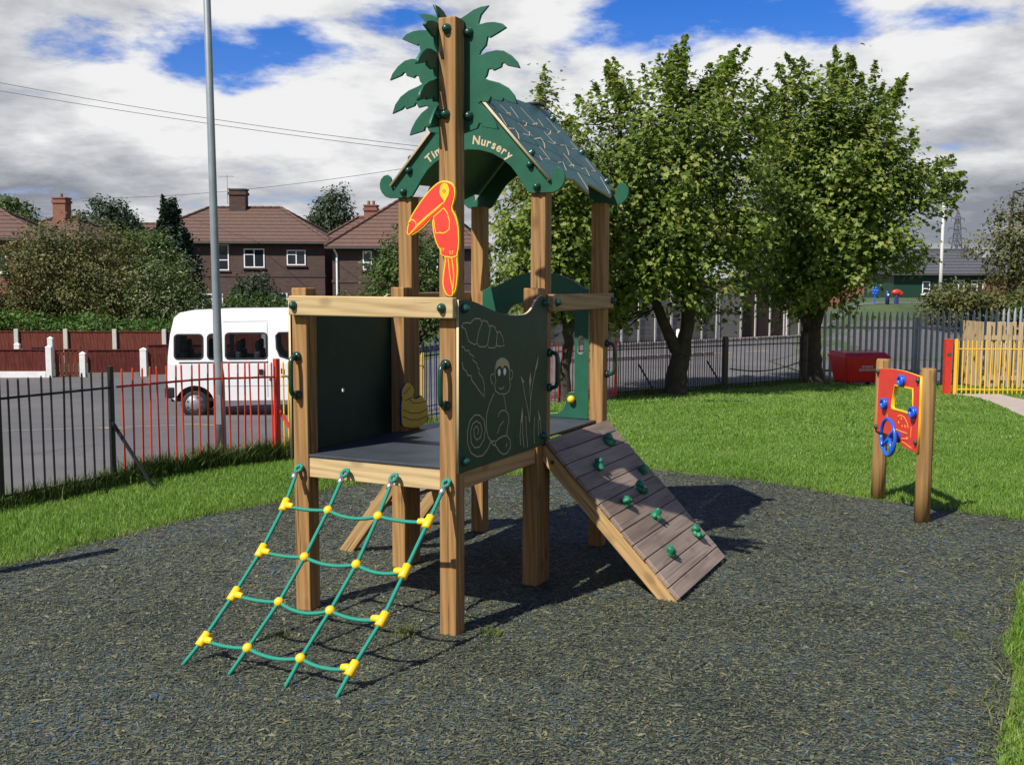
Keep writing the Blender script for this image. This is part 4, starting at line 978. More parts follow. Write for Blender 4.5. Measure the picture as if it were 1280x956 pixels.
for sx_ in (-.42, .42):
    for sy_ in (-.26, .26):
        MB().tube([(sx_ - .025, sy_, .07), (sx_ + .025, sy_, .07)], .07, 14).build('wheel', M_['black_plastic'], bn)
b = MB(); tl = Matrix(((1, 0, 0, 0), (0, 1, 0, 0), (0, 0, 1, 0), (0, 0, 0, 1)))
def blockline(z_, x0, ws, h):
    x_ = x0
    for w_ in ws:
        yb = -.33 - .09 * (z_ - .13) / .61 - .004; yt = -.33 - .09 * (z_ + h - .13) / .61 - .004
        b.hexa([(x_, yb, z_), (x_ + w_, yb, z_), (x_ + w_, yb + .003, z_), (x_, yb + .003, z_), (x_, yt, z_ + h), (x_ + w_, yt, z_ + h), (x_ + w_, yt + .003, z_ + h), (x_, yt + .003, z_ + h)])
        x_ += w_ + .012
blockline(.50, -.13, [.05, .012, .04, .045, .05, .04], .055); blockline(.42, -.20, [.06, .05, .012, .05, .055, .045, .05, .05], .06)
b.build('worn_lettering', M_['bin_text'], bn)

bn.scale = (.88, .88, .88)

# lamp column on the left
lx, ly = -3.18, 11.4
lp = empty('lamp_column', (lx, ly, zt(lx, ly)), 0, 'tall grey painted steel lamp column rising out of the top of the view', 'lamp post')
T = Matrix.Rotation(R(-.5), 4, 'Y')
MB().lathe([(.060, -.1), (.060, .80), (.055, .86), (.047, .92), (.043, 2), (.030, 9.2)], T, 20).build('column', M_['grey_pole'], lp, smooth=True)
MB().box((-.03, -.064, .30), (.03, -.058, .62), T).build('access_door', M_['grey_pole'], lp, bevel=.003)
b = MB(); b.tube([T @ Vector(p) for p in [(0, 0, 9.15), (.05, .0, 9.5), (.3, -.05, 9.75), (.7, -.1, 9.85)]], .028, 8); b.build('bracket_arm', M_['grey_pole'], lp)
b = MB(); b.hexa([T @ Vector(p) for p in [(.65, -.22, 9.80), (1.25, -.27, 9.84), (1.25, -.05, 9.84), (.65, .0, 9.80), (.68, -.18, 9.93), (1.2, -.23, 9.93), (1.2, -.09, 9.93), (.68, -.04, 9.93)]]); b.build('lantern', M_['grey_pole'], lp, bevel=.02)
px_, py_ = 20.24, 50
w = empty('lamp_column', (px_, py_, zt(px_, py_)), 0, 'slim pale lamp column far off beyond the palisade', 'lamp post')
MB().lathe([(.085, 0), (.08, 1.5), (.055, 6.3)], None, 12).build('column', M_['pale_pole'], w, smooth=True)
MB().box((-.08, -.1, 6.3), (.5, .1, 6.42)).build('lantern', M_['grey_pole'], w, bevel=.02)
w = empty('white_bollard', (4.73, 30.0, zt(4.73, 30)), 0, 'short white post on the road behind the forked trunk', 'bollard')
MB().lathe([(.06, 0), (.06, .85), (.05, .9), (.01, .92)], None, 12).build('shaft', M_['white_paint'], w, smooth=True)

# ------------------------------------------------------------------ minibus  (s along the body from the rear, w across, h up)
vz = -.92
van = empty('minibus', (-6.77, 21.05, vz), R(9), 'white minibus with tinted side windows parked in the car park behind the railings', 'minibus')
VW = 1.75
def tuck(h): return max(0, h - 1.05) * .13 + (max(0, h - 1.75) ** 2) * .5
SIDE = [(.02, .44), (.0, .75), (.015, 1.2), (.06, 1.62), (.13, 1.93), (.23, 2.02), (.42, 2.055), (1.2, 2.085), (2.4, 2.09), (2.85, 2.05), (3.05, 1.95), (3.62, 1.18), (4.25, 1.03), (4.5, .86), (4.56, .6), (4.54, .36),
        (4.12, .34)]
def archpts(c, r): return [(c + r * math.cos(a), .27 + r * math.sin(a)) for a in np.linspace(.18, math.pi - .18, 11)]
SIDE += archpts(3.72, .37) + [(3.30, .33), (.92, .34)] + archpts(.50, .37) + [(.10, .38)]
def rrect(x0, z0, x1, z1, r=.07, sl=0):
    out = []
    for (cx, cz, a0) in [(x1 - r, z1 - r, 0), (x0 + r, z1 - r, 90), (x0 + r, z0 + r, 180), (x1 - r, z0 + r, 270)]:
        for k in range(5):
            a = R(a0 + k * 22.5); out.append((cx + r * math.cos(a), cz + r * math.sin(a)))
    return out
WINS = [rrect(.135, 1.155, .665, 1.625), rrect(.755, 1.15, 1.00, 1.63), rrect(1.09, 1.15, 1.88, 1.65),
        [(2.06, 1.35), (2.05, 1.60), (2.10, 1.655), (2.40, 1.66), (2.66, 1.55), (2.92, 1.20), (2.90, 1.14), (2.30, 1.14), (2.12, 1.20)]]
def side_sheet(name, outline, holes, off, m, parent, t=.03, bevel=.004, sgn=-1):
    me = plate_mesh(name, outline, holes, t, bevel)
    for v in me.vertices:
        s_, h, c = v.co; v.co = (s_, sgn * (VW / 2 - tuck(h) + off + c), h)
    if sgn > 0: me.flip_normals()
    bm = bmesh.new(); bm.from_mesh(me); bmesh.ops.recalc_face_normals(bm, faces=bm.faces); bm.to_mesh(me); bm.free()
    return link(name, me, parent, m)
# densify the outline so the side follows the tumblehome
def dens(poly, d=.12):
    out = []
    for i in range(len(poly)):
        a, b2 = poly[i], poly[(i + 1) % len(poly)]; k = max(1, int(math.dist(a, b2) / d))
        out += [(a[0] + (b2[0] - a[0]) * j / k, a[1] + (b2[1] - a[1]) * j / k) for j in range(k)]
    return out
body = side_sheet('body', dens(SIDE), WINS, -.015, M_['van_white'], van)
side_sheet('side_panel', dens(SIDE), WINS, -.015, M_['van_white'], van, sgn=1)
# shell: rear, roof, windscreen, bonnet
b = MB(); prof = SIDE[:16]; ys_ = [-1, -.93, -.8, -.4, 0, .4, .8, .93, 1]; rows = []
pc = np.array([1.9, 1.0])
for (s_, h) in prof:
    row = []
    n_ = np.array([s_, h]) - pc; n_ /= np.linalg.norm(n_)
    for y_ in ys_:
        o_ = .035 * (1 - abs(y_) ** 6) if h > .5 else .0
        q_ = np.array([s_, h]) + n_ * o_
        row.append((q_[0], y_ * (VW / 2 - tuck(h) - .004), q_[1]))
    rows.append(row)
vs = [p for r_ in rows for p in r_]; k = len(ys_)
b.add(vs, [(i * k + j, i * k + j + 1, (i + 1) * k + j + 1, (i + 1) * k + j) for i in range(len(prof) - 1) for j in range(k - 1)])
b.build('roof_shell', M_['van_white'], van, smooth=True)
MB().box((.05, -VW / 2 + .06, .33), (4.5, VW / 2 - .06, .40)).build('floor_pan', M_['van_black'], van)
MB().box((.06, -.80, .95), (3.2, -.795, 1.12)).build('inner_trim', M_['seat_cloth'], van)
MB().hexa([(3.08, -.70, 1.90), (3.10, .70, 1.90), (3.64, .76, 1.20), (3.64, -.76, 1.20), (3.12, -.70, 1.93), (3.14, .70, 1.93), (3.69, .76, 1.21), (3.69, -.76, 1.21)]).build('windscreen', M_['glass'], van)
for wn in WINS:
    for sg in (-1, 1):
        if sg < 0:
            side_sheet('window_seal', inset(wn, -.014), [inset(wn, .018)], .0, M_['van_black'], van, .012, .001, sg)
        side_sheet('window', inset(wn, -.006), [], -.012, M_['van_glass'], van, .006, .001, sg)
for wx in (.50, 3.72):
    for sg in (-1, 1):
        wh = MB().tube([(wx, sg * .80, .27), (wx, sg * .64, .27)], .01, 6).build('wheel', M_['rim'], van)
        y0_, y1_ = sg * .845, sg * .66
        MB().lathe([(.20, 0), (.26, .012), (.275, .035), (.275, .15), (.26, .18), (.20, .185)], Matrix(((1, 0, 0, wx), (0, 0, -sg, y0_), (0, 1, 0, .27), (0, 0, 0, 1))), 26).build('tyre', M_['tyre'], wh, smooth=True)
        b = MB(); K = Matrix(((1, 0, 0, wx), (0, 0, -sg, y0_), (0, 1, 0, .27), (0, 0, 0, 1)))
        b.lathe([(.185, -.002), (.175, .012), (.13, .02), (.11, -.004), (.07, -.008), (.05, -.012), (.02, -.014)], K, 24)
        for q in range(8):
            a = 6.2832 * q / 8; b.tube([K @ Vector((.145 * math.cos(a), .145 * math.sin(a), .004)), K @ Vector((.145 * math.cos(a), .145 * math.sin(a), .018))], .013, 6)
        b.build('rim', M_['rim'], wh, smooth=True)
        b = MB()
        for q in range(8):
            a = 6.2832 * (q + .5) / 8; b.tube([K @ Vector((.148 * math.cos(a), .148 * math.sin(a), -.004)), K @ Vector((.148 * math.cos(a), .148 * math.sin(a), .016))], .019, 8)
        b.build('wheel_slots', M_['tyre'], wh)
MB().box((-.06, -VW / 2 - .012, .40), (.13, VW / 2 + .012, .62)).build('rear_bumper', M_['van_black'], van, bevel=.03)
MB().box((4.45, -VW / 2 - .005, .34), (4.64, VW / 2 + .005, .58)).build('front_bumper', M_['van_black'], van, bevel=.03)
MB().box((.22, -VW / 2 - .001, 1.07), (1.9, -VW / 2 + .014, 1.10)).build('door_runner', M_['lead'], van)
MB().box((1.72, -VW / 2 - .018, .84), (1.80, -VW / 2 + .004, .95)).build('door_handle', M_['van_black'], van, bevel=.008)
MB().box((2.14, -VW / 2 - .018, .86), (2.20, -VW / 2 + .004, .96)).build('door_handle', M_['van_black'], van, bevel=.008)
MB().lathe([(.03, 0), (.03, .008), (.02, .012)], Matrix(((1, 0, 0, 1.94), (0, 0, -1, -VW / 2), (0, 1, 0, .75), (0, 0, 0, 1))), 12).build('fuel_cap', M_['lead'], van)
for s_, z0, z1 in [(1.88, .40, 1.85), (1.99, .40, 1.12), (3.05, .40, 1.1)]:
    side_sheet('panel_gap', dens([(s_, z0), (s_ + .008, z0), (s_ + .008, z1), (s_, z1)], .1), [], .001, M_['lead'], van, .003, .0005)
side_sheet('panel_gap', dens([(1.05, 1.87), (1.9, 1.875), (1.9, 1.881), (1.05, 1.876)], .1), [], .001, M_['lead'], van, .003, .0005)
side_sheet('panel_gap', dens([(.95, .62), (3.3, .62), (3.3, .626), (.95, .626)], .1), [], .001, M_['lead'], van, .003, .0005)
for s_ in (.18, .62, 1.25, 1.62, 2.55):
    for y_ in (-.45, .45):
        b = MB(); b.box((s_, y_ - .26, .45), (s_ + .42, y_ + .26, .80)); b.box((s_, y_ - .26, .8), (s_ + .12, y_ + .26, 1.28)); b.box((s_ + .01, y_ - .13, 1.28), (s_ + .10, y_ + .13, 1.48))
        b.build('seat', M_['seat_cloth'], van, bevel=.04)

# ------------------------------------------------------------------ garden walls and fences across the car park
def pillar(x, y, h, label, w_=.165, cap=True, group='white garden gate pillars'):
    h *= .93; z_ = zt(x, y) - .05; p = empty('white_pillar', (x, y, z_), R(8), label, 'pillar', group)
    MB().box((-w_ / 2, -w_ / 2, 0), (w_ / 2, w_ / 2, h)).build('shaft', M_['white_paint'], p, bevel=.01)
    MB().add([(-w_ * .53, -w_ * .53, h), (w_ * .53, -w_ * .53, h), (w_ * .53, w_ * .53, h), (-w_ * .53, w_ * .53, h), (-w_ * .53, -w_ * .53, h + .03), (w_ * .53, -w_ * .53, h + .03), (w_ * .53, w_ * .53, h + .03), (-w_ * .53, w_ * .53, h + .03), (0, 0, h + .09)],
             [(3, 2, 1, 0), (0, 1, 5, 4), (1, 2, 6, 5), (2, 3, 7, 6), (3, 0, 4, 7), (4, 5, 8), (5, 6, 8), (6, 7, 8), (7, 4, 8)]).build('cap', M_['white_paint'], p)
GP = 'white garden gate pillars'
pillar(-13.98, 31.72, 1.02, 'tall white gate pillar on the left side of the small red gate')
pillar(-13.06, 31.95, .80, 'white gate pillar on the right side of the small red gate')
pillar(-11.33, 32.3, .92, 'slim white pillar closest to the rear of the minibus', .19)
pillar(-16.38, 34.8, .92, 'white pillar left of the black gate, the taller of its pair')
pillar(-16.05, 34.4, .72, 'short white pillar right beside the taller pillar near the black gate', .19)
pillar(-15.45, 35.2, 1.12, 'white pillar on the right of the black gate in front of the red fence')
def boarded(name, a, b, h, m, label, plinth=0.0, pm='white_paint', posts=0, pr=.0, grp=None, zo=0, gap=.0):
    a, b = Vector(a), Vector(b); d = b - a; Lg = d.length
    za, zb = zt(*a) - .03, zt(*b) - .03
    r_ = empty(name, (a.x, a.y, za), math.atan2(d.y, d.x), label, 'fence', grp); sl = (zb - za) / Lg
    f = MB(); n = max(3, int(Lg / .13))
    for i in range(n):
        x0, x1 = Lg * i / n, Lg * (i + 1) / n - .003 - gap; o_ = (i % 2) * .005
        z0 = x0 * sl + plinth
        f.hexa([(x0, -o_, z0), (x1, -o_, z0), (x1, .02 - o_, z0), (x0, .02 - o_, z0), (x0, -o_, x0 * sl + h), (x1, -o_, x1 * sl + h), (x1, .02 - o_, x1 * sl + h), (x0, .02 - o_, x0 * sl + h)])
    f.build('boards', M_[m], r_)
    c = MB(); c.hexa([(0, -.03, h), (Lg, -.03, h + sl * Lg), (Lg, .04, h + sl * Lg), (0, .04, h), (0, -.03, h + .03), (Lg, -.03, h + sl * Lg + .03), (Lg, .04, h + sl * Lg + .03), (0, .04, h + .03)]); c.build('capping', M_[m], r_)
    c = MB(); c.beam((0, .045, plinth + .15), (Lg, .045, plinth + .15 + sl * Lg), .04, .07); c.beam((0, .045, h - .12), (Lg, .045, h - .12 + sl * Lg), .04, .07); c.build('rail', M_[m], r_)
    if plinth: 
        c = MB(); c.hexa([(0, -.08, -.3), (Lg, -.08, -.3 + sl * Lg), (Lg, .09, -.3 + sl * Lg), (0, .09, -.3), (0, -.08, plinth), (Lg, -.08, plinth + sl * Lg), (Lg, .09, plinth + sl * Lg), (0, .09, plinth)]); c.build('plinth', M_[pm], r_)
    for i in range(posts):
        x_ = Lg * (i + .5) / posts if pr == 0 else pr[i]
        MB().box((x_ - .075, -.09, sl * x_ - .05), (x_ + .075, .02, sl * x_ + h + .10)).build('concrete_post', M_['concrete_post'], r_, bevel=.012)
    return r_
boarded('boarded_fence', (-22, 31.0), (-14.1, 31.75), .86, 'fence_dark', 'low dark red boarded fence on a white wall at far left', .22)
boarded('red_garden_gate', (-13.84, 31.80), (-13.2, 31.95), .86, 'fence_red', 'small red boarded gate between two white pillars', .0, gap=.02)
boarded('boarded_fence', (-12.93, 32.0), (-11.45, 32.28), .84, 'fence_dark', 'low dark red boarded fence right of the small gate', .16, 'concrete')
boarded('boarded_fence', (-11.2, 32.32), (-8.6, 32.9), .98, 'fence_dark', 'low dark red boarded fence ending behind the minibus', .08, 'concrete')
boarded('boarded_fence', (-21.5, 37.6), (-8.0, 38.3), 1.15, 'fence_red', 'long red stained boarded fence with pale concrete posts below the hedge', .0, 'concrete', 6, [3.72, 5.45, 7.18, 8.94, 10.75, 12.5])
boarded('black_garden_gate', (-16.0, 35.0), (-15.55, 35.12), .72, 'van_black', 'small black gate between white pillars before the long red fence', .0, gap=.03)

# concrete panel wall and garages across the road on the right
def wallrun(a, b, h, n, label):
    a, b = Vector(a), Vector(b); d = b - a; Lg = d.length; r_ = empty('concrete_panel_wall', (a.x, a.y, zt(*a)), math.atan2(d.y, d.x), label, 'wall')
    sl = (zt(*b) - zt(*a)) / Lg; f = MB()
    for i in range(n):
        x0, x1 = Lg * i / n + .06, Lg * (i + 1) / n - .06
        for k in range(6):
            z0 = x0 * sl - .1 + k * (h + .1) / 6; z1 = z0 + (h + .1) / 6 - .012
            f.box((x0, -.02, z0), (x1, .03, z1))
    f.build('panels', M_['concrete'], r_)
    for i in range(n + 1):
        x_ = Lg * i / n; MB().box((x_ - .045, -.05, x_ * sl - .1), (x_ + .045, .06, x_ * sl + h + .04)).build('post', M_['concrete_post'], r_)
    return r_
wallrun((1.2, 36.2), (8.2, 42.4), 1.85, 10, 'long grey concrete panel wall across the road behind the forked tree')
wallrun((8.3, 42.5), (9.35, 43.2), 1.75, 1, 'short pale concrete panel wall left of the dark garage doors')
wallrun((11.7, 44.9), (13.6, 46.3), 1.9, 3, 'concrete panel wall right of the dark garage doors')
gg = empty('garage_row', (9.4, 43.3, zt(9.4, 43.3)), math.atan2(44.8 - 43.3, 11.6 - 9.4), 'dark garage doors with thin pale posts beneath the tree crowns', 'garage')
MB().box((-.0, .12, -.1), (2.7, 4.0, 2.3)).build('wall', M_['brick_dark'], gg)
MB().box((-.1, 0, 2.31), (2.8, 4.1, 2.42)).build('roof', M_['slate'], gg)
for i in range(3):
    MB().box((.06 + i * .88, .06, -.05), (.86 + i * .88, .115, 2.05)).build('door', M_['garage'], gg)
for i in range(4):
    MB().box((-.03 + i * .88, .02, -.1), (.04 + i * .88, .118, 2.2)).build('pillar', M_['concrete_post'], gg)

# ------------------------------------------------------------------ houses
def house(x, y, rz, w_, d_, he, hr, ridge, label, wall='brick_dark', tile='tile', wins=(), chim=(), band=None, base=-3.0, gable=False, pipe=(), name='house'):
    """front wall on local y=0, x centred; he eaves and hr ridge height above z of the ground there"""
    z_ = zt(x, y); h = empty(name, (x, y, z_), rz, label, 'house')
    MB().box((-w_ / 2, 0, base - z_ if base < z_ else -1), (w_ / 2, d_, he)).build('wall', M_[wall], h)
    ov = .32; a, b2, c, d2_ = (-w_ / 2 - ov, -ov, he), (w_ / 2 + ov, -ov, he), (w_ / 2 + ov, d_ + ov, he), (-w_ / 2 - ov, d_ + ov, he)
    r0, r1 = (-ridge / 2, d_ / 2, hr), (ridge / 2, d_ / 2, hr)
    lo = [(p[0], p[1], p[2] - .08) for p in (a, b2, c, d2_)]
    rf = MB().add([a, b2, c, d2_, r0, r1] + lo, [(0, 1, 5, 4), (1, 2, 5), (2, 3, 4, 5), (3, 0, 4), (6, 7, 1, 0), (7, 8, 2, 1), (8, 9, 3, 2), (9, 6, 0, 3), (9, 8, 7, 6)]).build('roof', M_[tile], h)
    rt = MB()
    for p, q in ((a, r0), (d2_, r0), (b2, r1), (c, r1), (r0, r1)):
        p, q = Vector(p), Vector(q); n = max(2, int((q - p).length / .42))
        for i in range(n):
            s0, s1 = p.lerp(q, i / n), p.lerp(q, (i + .93) / n)
            rt.tube([s0 + Vector((0, 0, .01)), s1 + Vector((0, 0, .03))], .10, 7)
    rt.build('ridge_tiles', M_[tile], rf)
    gt = MB(); gt.beam((a[0], a[1] - .05, he - .10), (b2[0], b2[1] - .05, he - .10), .10, .09); gt.beam((b2[0] + .05, b2[1], he - .1), (c[0] + .05, c[1], he - .1), .1, .09); gt.build('gutter', M_['lead'], rf)
    if band:
        MB().box((-w_ / 2 - .03, -.035, band), (w_ / 2 + .03, -.002, band + .16)).build('brick_band', M_[wall], h)
    for (cx, cz, ww, wh, style) in wins:
        f = MB(); t_ = .06
        f.box((cx - ww / 2, -.05, cz - wh / 2), (cx + ww / 2, -.004, cz - wh / 2 + t_)); f.box((cx - ww / 2, -.05, cz + wh / 2 - t_), (cx + ww / 2, -.004, cz + wh / 2))
        for xx in (cx - ww / 2, cx + ww / 2 - t_): f.box((xx, -.05, cz - wh / 2 + t_), (xx + t_, -.004, cz + wh / 2 - t_))
        if style == 2:
            f.box((cx - .03, -.048, cz - wh / 2 + t_), (cx + .03, -.005, cz + wh / 2 - t_)); f.box((cx - ww / 2 + t_, -.047, cz + wh * .17), (cx - .03, -.006, cz + wh * .17 + .05))
        if style == 1:
            f.box((cx - ww / 2 + t_, -.047, cz - wh * .12), (cx + ww / 2 - t_, -.006, cz - wh * .12 + .05))
        fo = f.build('window', M_['white_frame'], h)
        MB().box((cx - ww / 2 + t_, -.025, cz - wh / 2 + t_), (cx + ww / 2 - t_, -.015, cz + wh / 2 - t_)).build('pane', M_['glass'], fo)
        MB().box((cx - ww / 2 - .07, -.10, cz - wh / 2 - .09), (cx + ww / 2 + .07, -.004, cz - wh / 2 - .004)).build('sill', M_['brick_soot' if wall == 'brick_dark' else 'white_paint'], fo)
    for (cx, cy, ct, cw, cd, cm, pots) in chim:
        b = MB(); z0 = he + .2; b.box((cx - cw / 2, cy - cd / 2, z0), (cx + cw / 2, cy + cd / 2, ct)); b.box((cx - cw / 2 - .06, cy - cd / 2 - .06, ct - .28), (cx + cw / 2 + .06, cy + cd / 2 + .06, ct - .12)); b.box((cx - cw / 2 - .05, cy - cd / 2 - .05, ct), (cx + cw / 2 + .05, cy + cd / 2 + .05, ct + .08))
        ch = b.build('chimney', M_[cm], rf)
        for i in range(pots):
            xx = cx + (i - (pots - 1) / 2) * .3
            MB().lathe([(.10, ct + .08), (.085, ct + .3), (.10, ct + .32), (.08, ct + .33)], Matrix.Translation((xx, cy, 0)), 10).build('chimney_pot', M_['brick_red'], ch)
    for (xx, dz_) in pipe:
        b = MB(); b.tube([(xx - .12, -.28, he - .12), (xx, -.06, he - .45), (xx, -.06, -1)], .055, 8); b.build('drainpipe', M_['white_frame'], h)
    return h
zm = zt(-15.8, 59)
house(-15.75, 59, R(0), 10.6, 7.2, 3.92 - zm, 5.98 - zm, 4.2, 'brown brick semi-detached house with hipped tiled roof behind the minibus', 'brick_dark', 'tile',
      [(.2 - .65, 3.02 - zm - .0, .85, 1.45, 1), (1.38, 2.98 - zm, 1.15, 1.05, 2), (3.72, 3.02 - zm, 1.05, .85, 2), (-3.9, 3.0 - zm, 1.1, 1.0, 2), (2.6, .55 - zm, 1.2, 1.0, 2), (-1.0, .5 - zm, 1.2, 1.0, 2)],
      [(-.35, 3.6, 7.0 - zm, .95, .7, 'brick_soot', 0)], 1.95 - zm)
mh = [o for o in bpy.data.objects if o.name == 'chimney'][-1]
b = MB(); b.tube([(-1.0, 3.6, 6.2 - zm), (-1.0, 3.6, 7.9 - zm)], .02, 5); b.tube([(-1.5, 3.6, 7.8 - zm), (-.6, 3.6, 7.8 - zm)], .014, 4)
for i in range(6): b.tube([(-1.45 + i * .15, 3.35, 7.8 - zm), (-1.45 + i * .15, 3.85, 7.8 - zm)], .010, 4)
b.build('aerial', M_['steel'], mh)
zh = zt(-6.6, 55)
house(-5.6, 55, R(-4), 7.6, 7.5, 3.5 - zh, 6.2 - zh, 1.6, 'brown brick house with hipped roof seen left of the tower posts', 'brick_dark', 'tile2', [(-1.95, 2.75 - zh, .48, 1.0, 1), (1.2, 2.7 - zh, 1.1, 1.0, 2)], [], 1.6 - zh, pipe=[(-3.55, 0)])
house(-9.2, 63, R(-4), 3.4, 6.0, 4.3 - zh, 5.7 - zh, 1.2, 'red brick house with square chimney squeezed between the two brown houses', 'brick_red', 'tile2', [], [(.35, 2.4, 6.35 - zh, .75, .75, 'brick_red', 2)])
house(-26.0, 50, R(10), 6.8, 7, 3.72 - zt(-25, 50), 5.25 - zt(-25, 50), 1.5, 'brick house at the far left edge with brown tiled hip roof', 'brick_red', 'tile2', [(1.5, 2.6 - zt(-25, 50), 1.0, 1.0, 2)])
house(-29.3, 66, R(-6), 5.0, 6, 4.3 - zt(-29, 66), 5.75 - zt(-29, 66), 1.4, 'house with tall red brick chimney rising behind the olive bush', 'brick_red', 'tile2', [], [(.1, 2.4, 6.9 - zt(-29, 66), .85, .75, 'brick_red', 1)])
house(-27.3, 78, R(8), 3.6, 6, 4.6 - zt(-26, 78), 6.0 - zt(-26, 78), 1, 'distant house roof peeping out left of the dark conifer', 'brick_red', 'tile2')
house(-17.2, 88, R(5), 9, 7, 4.7, 7.0, 3, 'distant house with small chimney left of the birch tree', 'brick_red', 'tile2', [], [(2.5, 3, 8.3, .8, .6, 'brick_red', 1)])
# low building far right
zf = zt(28, 70)
hb = house(28.6, 70, R(-3), 6.6, 7, 2.4 - zf, 4.0 - zf, 5.6, 'low dark green building with grey slate roof far beyond the palisade', 'leadgreen' if 'leadgreen' in M_ else 'panel_dark', 'slate', [(-1.2, 1.45 - zf, .5, .8, 1), (.9, 1.5 - zf, .75, .9, 2), (2.1, 1.5 - zf, .8, .9, 2)], name='low_building')
house(33.2, 69, R(0), 4.2, 6, 2.35 - zf, 3.4 - zf, 2.2, 'orange brick wing beside the low green building', 'brick_red', 'slate', [], [], name='low_building')
house(29.5, 92, R(0), 4.5, 6, 3.2, 5.6, 1.2, 'distant house with orange roof behind the slate roof', 'brick_red', 'tile2')

# pylon
py = empty('electricity_pylon', (272, 650, -2), R(25), 'lattice electricity pylon on the skyline at the right', 'pylon')
b = MB(); lv = [(0, 4.6), (8, 3.9), (16, 3.1), (24, 2.3), (31, 1.6), (38, 1.25), (44, .9), (48, .05)]
cr_ = [(-1, -1), (1, -1), (1, 1), (-1, 1)]
for (z0, w0), (z1, w1) in zip(lv, lv[1:]):
    for i in range(4):
        p, q = cr_[i], cr_[(i + 1) % 4]
        b.tube([(p[0] * w0, p[1] * w0, z0), (p[0] * w1, p[1] * w1, z1)], .30, 4)
        b.tube([(p[0] * w0, p[1] * w0, z0), (q[0] * w1, q[1] * w1, z1)], .19, 4)
        b.tube([(q[0] * w0, q[1] * w0, z0), (p[0] * w1, p[1] * w1, z1)], .19, 4)
        b.tube([(p[0] * w1, p[1] * w1, z1), (q[0] * w1, q[1] * w1, z1)], .12, 4)
b.build('tower_frame', M_['pylon'], py)
for z_, l_ in ((31, 6.5), (37, 7.5), (43, 5.5)):
    b = MB()
    for sx_ in (-1, 1):
        b.tube([(0, 0, z_ + 1.2), (sx_ * l_, 0, z_)], .16, 4); b.tube([(0, 0, z_ - .5), (sx_ * l_, 0, z_)], .16, 4); b.tube([(sx_ * l_, 0, z_), (sx_ * l_, 0, z_ - 2)], .2, 5)
    b.build('cross_arm', M_['pylon'], py)

# overhead cables and their pole
tp = empty('telegraph_pole', (-1.30, 43, zt(-1.3, 43)), 0, 'wooden telegraph pole hidden behind the rear tower post', 'pole')
MB().lathe([(.13, 0), (.10, 7.55), (.02, 7.6)], None, 12).build('shaft', M_['round_post'], tp, smooth=True)
tz = zt(-1.3, 43)
def cable(a, b2, sag, label):
    a, b2 = Vector(a), Vector(b2)
    tag(MB().tube([a.lerp(b2, i / 30) - Vector((0, 0, sag * 4 * (i / 30) * (1 - i / 30))) for i in range(31)], .011, 5).build('overhead_cable', M_['cable']), label, 'cable', 'overhead cables')
cable((-32, 42, 11.9), (-1.30, 42.9, tz + 7.5), .55, 'upper of two black cables sloping down across the sky to the tower')
cable((-32, 42, 11.25), (-1.30, 42.9, tz + 7.3), .38, 'lower of two black cables sloping down across the sky to the tower')
cable((-28.0, 69, 7.0), (-1.30, 43.0, tz + 7.4), .45, 'thin cable rising from the left roofs to the tower gable')

# playground pieces far off on the right
w = empty('blue_flower_toy', (13.72, 40, zt(13.7, 40)), 0, 'bright blue flower-shaped play piece beyond the palisade', 'play piece')
MB().tube([(0, 0, 0), (0, 0, .45)], .03, 8).build('stem', M_['blue_plastic'], w)
b = MB(); b.ball((0, 0, .58), .08, (1, .6, 1))
for i in range(6): b.ball((.13 * math.cos(i * 1.047), 0, .58 + .13 * math.sin(i * 1.047)), .075, (1, .5, 1))
b.build('petals', M_['blue_plastic'], w, smooth=True)
w = empty('red_play_shape', (14.62, 40.2, zt(14.6, 40)), 0, 'deep red rounded play piece on a dark blue stand beyond the palisade', 'play piece')
b = MB(); b.ball((0, 0, .52), .2, (1.3, .6, .7)); b.ball((.2, 0, .46), .14, (1, .6, .8)); b.build('body', M_['red_paint'], w, smooth=True)
MB().lathe([(.12, -.1), (.09, .45)], None, 10).build('stand', M_['blue_paint'], w)
w = empty('dark_blue_play_post', (14.2, 40, zt(14.2, 40)), 0, 'small dark blue post with white face beside the red play piece', 'play piece')
MB().lathe([(.10, -.1), (.10, .5), (.06, .58), (.01, .6)], None, 12).build('shaft', M_['blue_paint'], w, smooth=True)
MB().lathe([(.05, 0), (.05, .01)], Matrix(((1, 0, 0, 0), (0, 0, -1, -.10), (0, 1, 0, .42), (0, 0, 0, 1))), 12).build('face', M_['white_paint'], w)

for n_ in ('blue_flower_toy', 'red_play_shape', 'dark_blue_play_post'):
    pp_ = bpy.data.objects[n_]; pp_.scale = (.75, .75, .85)

# ------------------------------------------------------------------ foliage
def leaf_shape(kind):
    if kind == 'maple':
        h = [(0, -.05), (.10, -.02), (.30, -.10), (.30, .05), (.52, .12), (.36, .26), (.50, .52), (.30, .48), (.22, .46), (.16, .66), (0, 1.0)]
        pts = [(0, .25)] + h + [(-a, b) for a, b in h[-2:0:-1]]
        v = np.array([(a, b - .3, .10 * abs(a) - .06 * b * b) for a, b in pts]); n = len(pts) - 1
        return v, np.array([(0, 1 + i, 1 + (i + 1) % n) for i in range(n)])
    if kind == 'oval':
        v = np.array([(0, -.5, 0), (.26, 0, .05), (0, .5, -.04), (-.26, 0, .05)]); return v, np.array([(0, 1, 2), (0, 2, 3)])
    if kind == 'needle':
        v = np.array([(-.06, -.5, 0), (.06, -.5, 0), (.05, .5, .0), (-.05, .5, 0)]); return v, np.array([(0, 1, 2), (0, 2, 3)])

